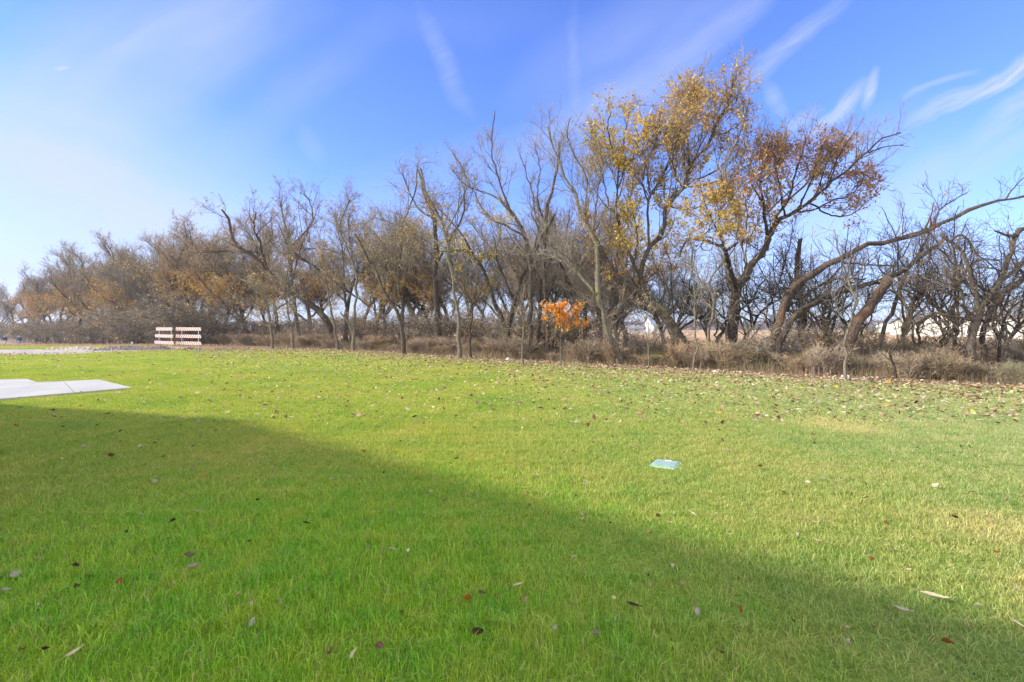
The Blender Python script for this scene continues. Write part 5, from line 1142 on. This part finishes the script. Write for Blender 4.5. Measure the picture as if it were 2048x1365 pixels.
heap(282, 336, 33.9, 0.26, 'grey dirt heap reaching the feet of the narrower barricade', 2, M_SPOIL)
heap(96, 212, 33.6, 0.22, 'low pale sandy bank along the far side of the dirt path', 3, M_PALE, 1.0)
heap(362, 398, 33.4, 0.13, 'flat dirt mound behind the wider barricade', 4, M_SPOIL, 0.7)
heap(20, 140, 66, 0.35, 'long low rough bank in front of the far trees', 5, simple('weedy_dirt', (0.14, 0.11, 0.08), (0.30, 0.25, 0.17), scale=3, bump=0.4), 1.5)
M_BAG = simple('white_plastic', (0.66, 0.67, 0.68), (0.80, 0.80, 0.80), scale=5, rough=0.45)
def litter(px, py, w, h, label, seed):
    r_ = np.random.default_rng(seed); x, y, z = G(px, py)
    w = w / 2 / F * y; h = h / F * y * 0.9
    nu, nv = 16, 9; U = np.linspace(0, 2 * math.pi, nu, endpoint=False)[:, None]; Vv = np.linspace(0, math.pi / 2, nv)[None]
    rr = 1 + r_.normal(size=(nu, nv)) * 0.16
    X = np.cos(U) * np.cos(Vv) * w * rr; Y = np.sin(U) * np.cos(Vv) * w * 0.7 * rr; Z = np.sin(Vv) * h * rr + 0 * U
    V = np.stack([X, Y, Z], -1).reshape(-1, 3); i = np.arange(nu)[:, None] * nv; i2 = (np.arange(nu)[:, None] + 1) % nu * nv; j = np.arange(nv - 1)[None]
    Q = np.stack([i + j, i2 + j, i2 + j + 1, i + j + 1], -1).reshape(-1, 4)
    o = ob('plastic_bag', mesh_np('plastic_bag', V, [Q], M_BAG)); o.location = (x, y, z + 0.03); o.rotation_euler = (0, 0, r_.uniform(0, 6))
    tag(o, label, 'litter', 'white litter at the lawn edge')
for a in [(1690, 760, 20, 8, 'crumpled white bag at the foot of the slim crooked sapling', 1), (1758, 742, 16, 14, 'white scrap hanging in the grey brush', 2), (1936, 755, 24, 8, 'rounded white bag, rightmost on the lawn edge litter', 3),
          (1897, 757, 34, 4, 'flat white plastic sheet on the lawn edge', 4), (1969, 742, 16, 9, 'white bag half hidden in the brush near the right edge', 5), (1430, 748, 14, 5, 'small white scrap at the edge under the thick forked tree', 6),
          (1016, 724, 12, 7, 'small whitish bag left of the little bare sapling', 7), (1915, 731, 20, 5, 'pale bluish plastic under the big brown tree', 8)]:
    litter(*a)

# ------------------------------------------------------------------ buildings beyond the field
M_WALLW = simple('cream_siding', (0.72, 0.70, 0.62), (0.78, 0.76, 0.68), scale=0.5, rough=0.7); M_WALLG = simple('pale_green_siding', (0.50, 0.56, 0.50), (0.60, 0.65, 0.58), scale=0.5, rough=0.7)
M_ROOFG = simple('grey_shingles', (0.14, 0.145, 0.16), (0.24, 0.24, 0.26), scale=1.5, rough=0.9); M_ROOFB = simple('blue_grey_shingles', (0.13, 0.16, 0.22), (0.22, 0.25, 0.33), scale=1.5, rough=0.9)
M_GLASS = simple('window_glass', (0.05, 0.07, 0.10), rough=0.1, spec=0.8); M_TRIM = simple('white_trim', (0.75, 0.75, 0.73), rough=0.6)
M_GREYW = simple('grey_siding', (0.34, 0.37, 0.42), (0.44, 0.47, 0.52), scale=0.5, rough=0.7)
def house(name, loc, rz, w, d, eave, ridge, wall, roof, label, wins=((-0.3, 0.9, 1.2),), door=None, over=0.4, group=None):
    root = empty(name, loc, label, 'house', group, rz)
    mb = MB(); a, b = w / 2, d / 2
    V = [(-a,-b,0),(a,-b,0),(a,b,0),(-a,b,0),(-a,-b,eave),(a,-b,eave),(a,b,eave),(-a,b,eave),(-a,0,ridge-0.12),(a,0,ridge-0.12)]
    mb.add(V, [[0,1,5,4],[1,2,6,9,5],[2,3,7,6],[3,0,4,8,7]]); mb.build('wall', [wall], root)
    mb = MB(); A_, o_ = a + over, over; sl = (ridge - eave) / b; e = eave - sl * o_; t = 0.16
    for s in (-1, 1):
        P = [(-A_, s*(b+o_), e), (A_, s*(b+o_), e), (A_, 0, ridge), (-A_, 0, ridge)]; P2 = [(x, y, z + t) for x, y, z in P]
        mb.add(P + P2, [[0,1,2,3],[4,5,6,7],[0,1,5,4],[1,2,6,5],[2,3,7,6],[3,0,4,7]])
    rf = mb.build('roof', [roof], root)
    for (u, ww, wh) in wins:
        mb = MB(); x = u * w; zc = eave * 0.55
        for sx in (-1, 1): mb.box((x + sx * (ww / 2 + 0.05), -b - 0.03, zc), (0.1, 0.08, wh + 0.2))
        for sz in (-1, 1): mb.box((x, -b - 0.03, zc + sz * (wh / 2 + 0.05)), (ww, 0.08, 0.1))
        mb.box((x, -b - 0.03, zc), (0.05, 0.06, wh)); wn = mb.build('window', [M_TRIM], root)
        mb = MB(); mb.box((x, -b - 0.012, zc), (ww, 0.03, wh)); mb.build('pane', [M_GLASS], wn)
    if door is not None:
        mb = MB(); mb.box((door * w, -b - 0.03, 1.05), (1.0, 0.08, 2.1)); mb.build('door', [M_TRIM], root, bevel=0.02)
    return root
def hpos(px, d): return ((px - 1024) / F * d, d, 0.0)
house('house', hpos(2068, 72), 1.35, 12, 10.5, 2.9, 5.6, M_WALLW, M_ROOFG, 'cream gabled house beyond the field at the right edge', wins=((-0.3, 1, 1.2), (0.2, 1, 1.2)))
house('house', hpos(1925, 84), 0.12, 9.5, 8, 2.3, 3.9, M_WALLW, M_ROOFG, 'low cream house with grey roof seen past the big brown tree', wins=((-0.38, 0.9, 1.1), (0.3, 1.2, 1.2)), door=0.1)
house('house', hpos(1846, 98), -0.1, 7.5, 7, 2.2, 3.4, M_WALLG, M_ROOFG, 'low pale green house behind the slanting dark tree', wins=((0.0, 1, 1.1), (0.3, 1, 1.1)))
house('house', hpos(1790, 150), 0.1, 6, 7, 2.2, 3.2, M_WALLG, M_ROOFB, 'small blue roofed house left of the pale green one', wins=((0.0, 1, 1.1),))
house('house', hpos(1318, 150), 0.15, 6.6, 8, 2.0, 4.6, M_GREYW, M_ROOFB, 'blue grey roofed house seen under the leaning golden tree', wins=((-0.2, 1, 1.1), (0.25, 1, 1.1)))
house('house', hpos(1272, 140), -0.1, 4.0, 4, 1.2, 1.9, M_GREYW, M_ROOFG, 'small grey shed left of the blue grey roofed house', wins=((0.0, 0.9, 0.7),))
# strip of green turf beyond, pale
loft_sheet('far_turf', [(100, 138), (118, 138)], [(100, 215), (118, 215)], simple('far_green', (0.16, 0.34, 0.12)), 0.02, nv=4, nu=4)

# distant woods closing the field
r_ = np.random.default_rng(88); VV = []; FF = []; CC = []; o_ = 0
K = 42000; ang = r_.uniform(-0.9, 0.95, K); dd = r_.uniform(255, 300, K)
x = np.tan(ang) * dd; prof = 4.2 + 1.0 * np.sin(x * 0.05) + 0.9 * np.sin(x * 0.13 + 1) + 0.8 * np.sin(x * 0.37 + 2)
z = prof * (1 - r_.random(K) ** 1.6 * 1.0)
lvv, lff, lcc = leaf_arrays(np.stack([x, dd, z], 1), r_.uniform(0.5, 1.3, K), palette([(0.15, 0.12, 0.115), (0.20, 0.155, 0.14), (0.24, 0.18, 0.14), (0.12, 0.11, 0.11)], [3, 3, 1, 2], K, r_), r_)
tag(ob('distant_woods', mesh_np('distant_woods', lvv, [lff], M_LEAF, {'Col': lcc})), 'grey brown line of far woods closing the field', 'woods', kind='stuff')

# ------------------------------------------------------------------ the house the photograph was taken beside (behind and left of the camera); it casts the long shadow
M_BRICK = simple('tan_brick', (0.50, 0.42, 0.33), (0.60, 0.52, 0.42), scale=6, rough=0.9)
house('house', (-12.16, 1.24, 0.0), math.atan2(-0.637, 0.77), 16.2, 6.6, 2.75, 6.3, M_BRICK, M_ROOFG, 'tan brick house beside the camera whose gable shadow falls on the lawn', wins=((-0.3, 1.2, 1.3), (0.3, 1.2, 1.3)), door=0.0, over=0.35)
# ------------------------------------------------------------------ sun, sky, camera
SUN_AZ = math.radians(-96.0)      # from +y toward +x
SUN_EL = math.radians(24.0)
sd = Vector = np.array([math.sin(SUN_AZ) * math.cos(SUN_EL), math.cos(SUN_AZ) * math.cos(SUN_EL), math.sin(SUN_EL)])
import mathutils
sun = bpy.data.lights.new('sun', 'SUN'); sun.energy = 3.1; sun.angle = math.radians(1.0); sun.color = (1.0, 0.90, 0.74)
so = bpy.data.objects.new('sun', sun); COL.objects.link(so)
so.rotation_euler = mathutils.Vector(-sd).to_track_quat('-Z', 'Y').to_euler(); so.location = (-30, 0, 30)

world = bpy.data.worlds.new('World'); scene.world = world; world.use_nodes = True
nt = world.node_tree
for nd in list(nt.nodes): nt.nodes.remove(nd)
n = N(nt); out = n('ShaderNodeOutputWorld'); bg = n('ShaderNodeBackground', i_Strength=0.15); n.link(bg.outputs[0], out.inputs[0])
sky = n('ShaderNodeTexSky'); sky.sky_type = 'NISHITA'; sky.sun_disc = False; sky.sun_elevation = SUN_EL; sky.sun_rotation = SUN_AZ
sky.air_density = 1.0; sky.dust_density = 0.6; sky.ozone_density = 2.0; sky.altitude = 200
base = sky.outputs[0]
g = n('ShaderNodeTexCoord').outputs['Generated']; sp = n('ShaderNodeSeparateXYZ', i_Vector=g)
X, Y, Z = sp.outputs
# bluer, deeper sky away from the horizon
base = n.mix(1.0, base, SKY_TINT, 'MULTIPLY')
# thin cirrus, laid out on the sky by bearing: u = x/y, v = z/y of the direction (northern half)
yy = n.math('MAXIMUM', Y, 0.02); u = n.math('DIVIDE', X, yy); v = n.math('DIVIDE', Z, yy)
uv = n('ShaderNodeCombineXYZ'); n.link(u, uv.inputs[0]); n.link(v, uv.inputs[1])
warp = n('ShaderNodeTexNoise', i_Vector=uv.outputs[0], i_Scale=3.0, i_Detail=4.0)
wv = n('ShaderNodeVectorMath', operation='MULTIPLY_ADD', i_0=warp.outputs['Color']); wv.inputs[1].default_value = (0.15, 0.15, 0); n.link(uv.outputs[0], wv.inputs[2])
wuv = n('ShaderNodeVectorMath', operation='SUBTRACT', i_0=wv.outputs[0]); wuv.inputs[1].default_value = (0.075, 0.075, 0)
FIB = []
for a_ in (36, -20):
    m2 = n('ShaderNodeMapping', vector_type='TEXTURE', i_Vector=wuv.outputs[0]); m2.inputs['Rotation'].default_value = (0, 0, math.radians(a_)); m2.inputs['Scale'].default_value = (0.5, 0.06, 1)
    FIB.append(n.ramp(n.noise(m2.outputs[0], 1.3, 4, 0.6), [(0.33, (0, 0, 0)), (0.66, (1, 1, 1))]))
m2 = n('ShaderNodeMapping', vector_type='TEXTURE', i_Vector=wuv.outputs[0]); m2.inputs['Rotation'].default_value = (0, 0, math.radians(37)); m2.inputs['Scale'].default_value = (0.16, 0.013, 1)
FINE = n.ramp(n.noise(m2.outputs[0], 1.3, 5, 0.65), [(0.36, (0.05, 0.05, 0.05)), (0.62, (1, 1, 1))])
def stroke(px, py, ang, ln, wd, amp, soft=1.0, fib=0.6):
    """elongated soft wisp centred on a bearing (given by its photo pixel), angle in degrees"""
    mp = n('ShaderNodeMapping', vector_type='TEXTURE', i_Vector=wuv.outputs[0])
    mp.inputs['Location'].default_value = ((px - 1024) / F, (HZ - py) / F, 0); mp.inputs['Rotation'].default_value = (0, 0, math.radians(ang)); mp.inputs['Scale'].default_value = (ln / F, wd / F, 1)
    ln_ = n('ShaderNodeVectorMath', operation='LENGTH', i_0=mp.outputs[0]).outputs['Value']
    f = n.math('SUBTRACT', 1.0, n.math('POWER', ln_, 1.6) if wd < 60 else ln_, clamp=True)
    if fib:
        k = FIB[0 if ang > 0 else 1] if wd > 60 else FINE; f = n.math('MULTIPLY', f, n.math('ADD', n.math('MULTIPLY', k, fib), 1 - fib))
    return n.math('MULTIPLY', f, amp * (1.0 if wd < 60 else 0.85))
ST = [ # px, py, angle, half length, half width, amount
 (270, 110, 25, 460, 190, 0.6, 1, 0.3), (420, 60, 60, 220, 120, 0.30, 1, 0.2), (60, 330, -12, 660, 230, 0.95, 1, 0.2), (230, 400, -22, 520, 80, 0.8, 1, 0.4), (0, 520, 0, 900, 200, 0.85, 1, 0.1),
 (885, 130, -65, 150, 30, 0.24, 1, 0.4), (620, 300, -50, 60, 18, 0.16, 1, 0.3), (880, 40, 0, 300, 60, 0.1, 1, 0.3),
 (1330, 110, 38, 440, 62, 0.42, 1, 0.5), (1430, 60, 42, 260, 40, 0.20, 1, 0.5), (1560, 95, 42, 240, 30, 0.42, 1, 0.6), (1220, 200, 25, 240, 70, 0.28, 1, 0.3), (1145, 120, 95, 150, 12, 0.12, 1, 0.3),
 (1690, 205, 38, 85, 20, 0.8, 1, 0.6), (1758, 180, 58, 48, 20, 0.8, 1, 0.6), (1545, 205, -60, 60, 26, 0.34, 1, 0.5), (1590, 250, 40, 80, 16, 0.40, 1, 0.5), (1690, 264, 8, 55, 10, 0.65, 1, 0.3), (1640, 245, 42, 100, 16, 0.35, 1, 0.5),
 (1950, 185, 30, 180, 24, 0.75, 1, 0.85), (2010, 150, 36, 150, 24, 0.75, 1, 0.85), (1880, 175, 32, 80, 8, 0.42, 1, 0.5), (2030, 220, 42, 130, 40, 0.50, 1, 0.6), (2040, 295, 30, 200, 22, 0.32, 1, 0.5), (1700, 420, 8, 700, 150, 0.42, 1, 0.2), (1850, 350, 25, 280, 40, 0.25, 1, 0.5),
 (1024, 600, 0, 2200, 230, 0.72, 1, 0.0), (1250, 60, 32, 320, 90, 0.30, 1, 0.2), (1000, 330, 12, 420, 70, 0.22, 1, 0.2), (1650, 330, 28, 300, 70, 0.30, 1, 0.2), (600, 180, 40, 260, 60, 0.22, 1, 0.3), (135, 154, 8, 22, 5, 0.6, 1, 0.0)]
tot = None
for s in ST:
    f = stroke(*s); tot = f if tot is None else n.math('SUBTRACT', 1.0, n.math('MULTIPLY', n.math('SUBTRACT', 1.0, tot), n.math('SUBTRACT', 1.0, f)))
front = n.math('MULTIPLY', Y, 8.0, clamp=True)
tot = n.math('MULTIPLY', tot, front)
# the unseen sky behind the camera carries an added bright veil as fill light
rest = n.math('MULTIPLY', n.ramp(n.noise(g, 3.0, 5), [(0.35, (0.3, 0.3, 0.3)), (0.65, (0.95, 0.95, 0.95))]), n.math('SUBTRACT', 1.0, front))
col = n.mix(rest, n.mix(tot, base, CLOUD), BACK_FILL)
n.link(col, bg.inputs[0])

cam = bpy.data.cameras.new('camera'); cam.sensor_width = 36; cam.lens = 18.0; cam.shift_y = -(682.5 - HZ) / 2048; cam.clip_start = 0.05; cam.clip_end = 8000
co = bpy.data.objects.new('camera', cam); COL.objects.link(co); co.location = (0, 0, CAM_H); co.rotation_euler = (math.pi / 2, 0, 0); scene.camera = co
scene.view_settings.view_transform = 'Standard'; scene.view_settings.look = 'None'; scene.view_settings.exposure = EXPO; scene.view_settings.gamma = 1
scene.render.engine = 'CYCLES'; scene.cycles.max_bounces = 6; scene.cycles.transparent_max_bounces = 8; scene.cycles.use_denoising = True
scene.cycles.diffuse_bounces = 3

if HAZE:
    m, nt, out = newmat('haze'); n = N(nt)
    v = n('ShaderNodeVolumePrincipled'); v.inputs['Color'].default_value = (0.80, 0.86, 1.0, 1); v.inputs['Density'].default_value = HAZE; v.inputs['Anisotropy'].default_value = 0.2
    n.link(v.outputs[0], out.inputs['Volume'])
    mb = MB(); mb.box((0, 0, 7.2), (4400, 4400, 19.4)); hz = mb.build('haze', [m]); tag(hz, 'thin pale haze in the air over the field', 'haze', kind='stuff')
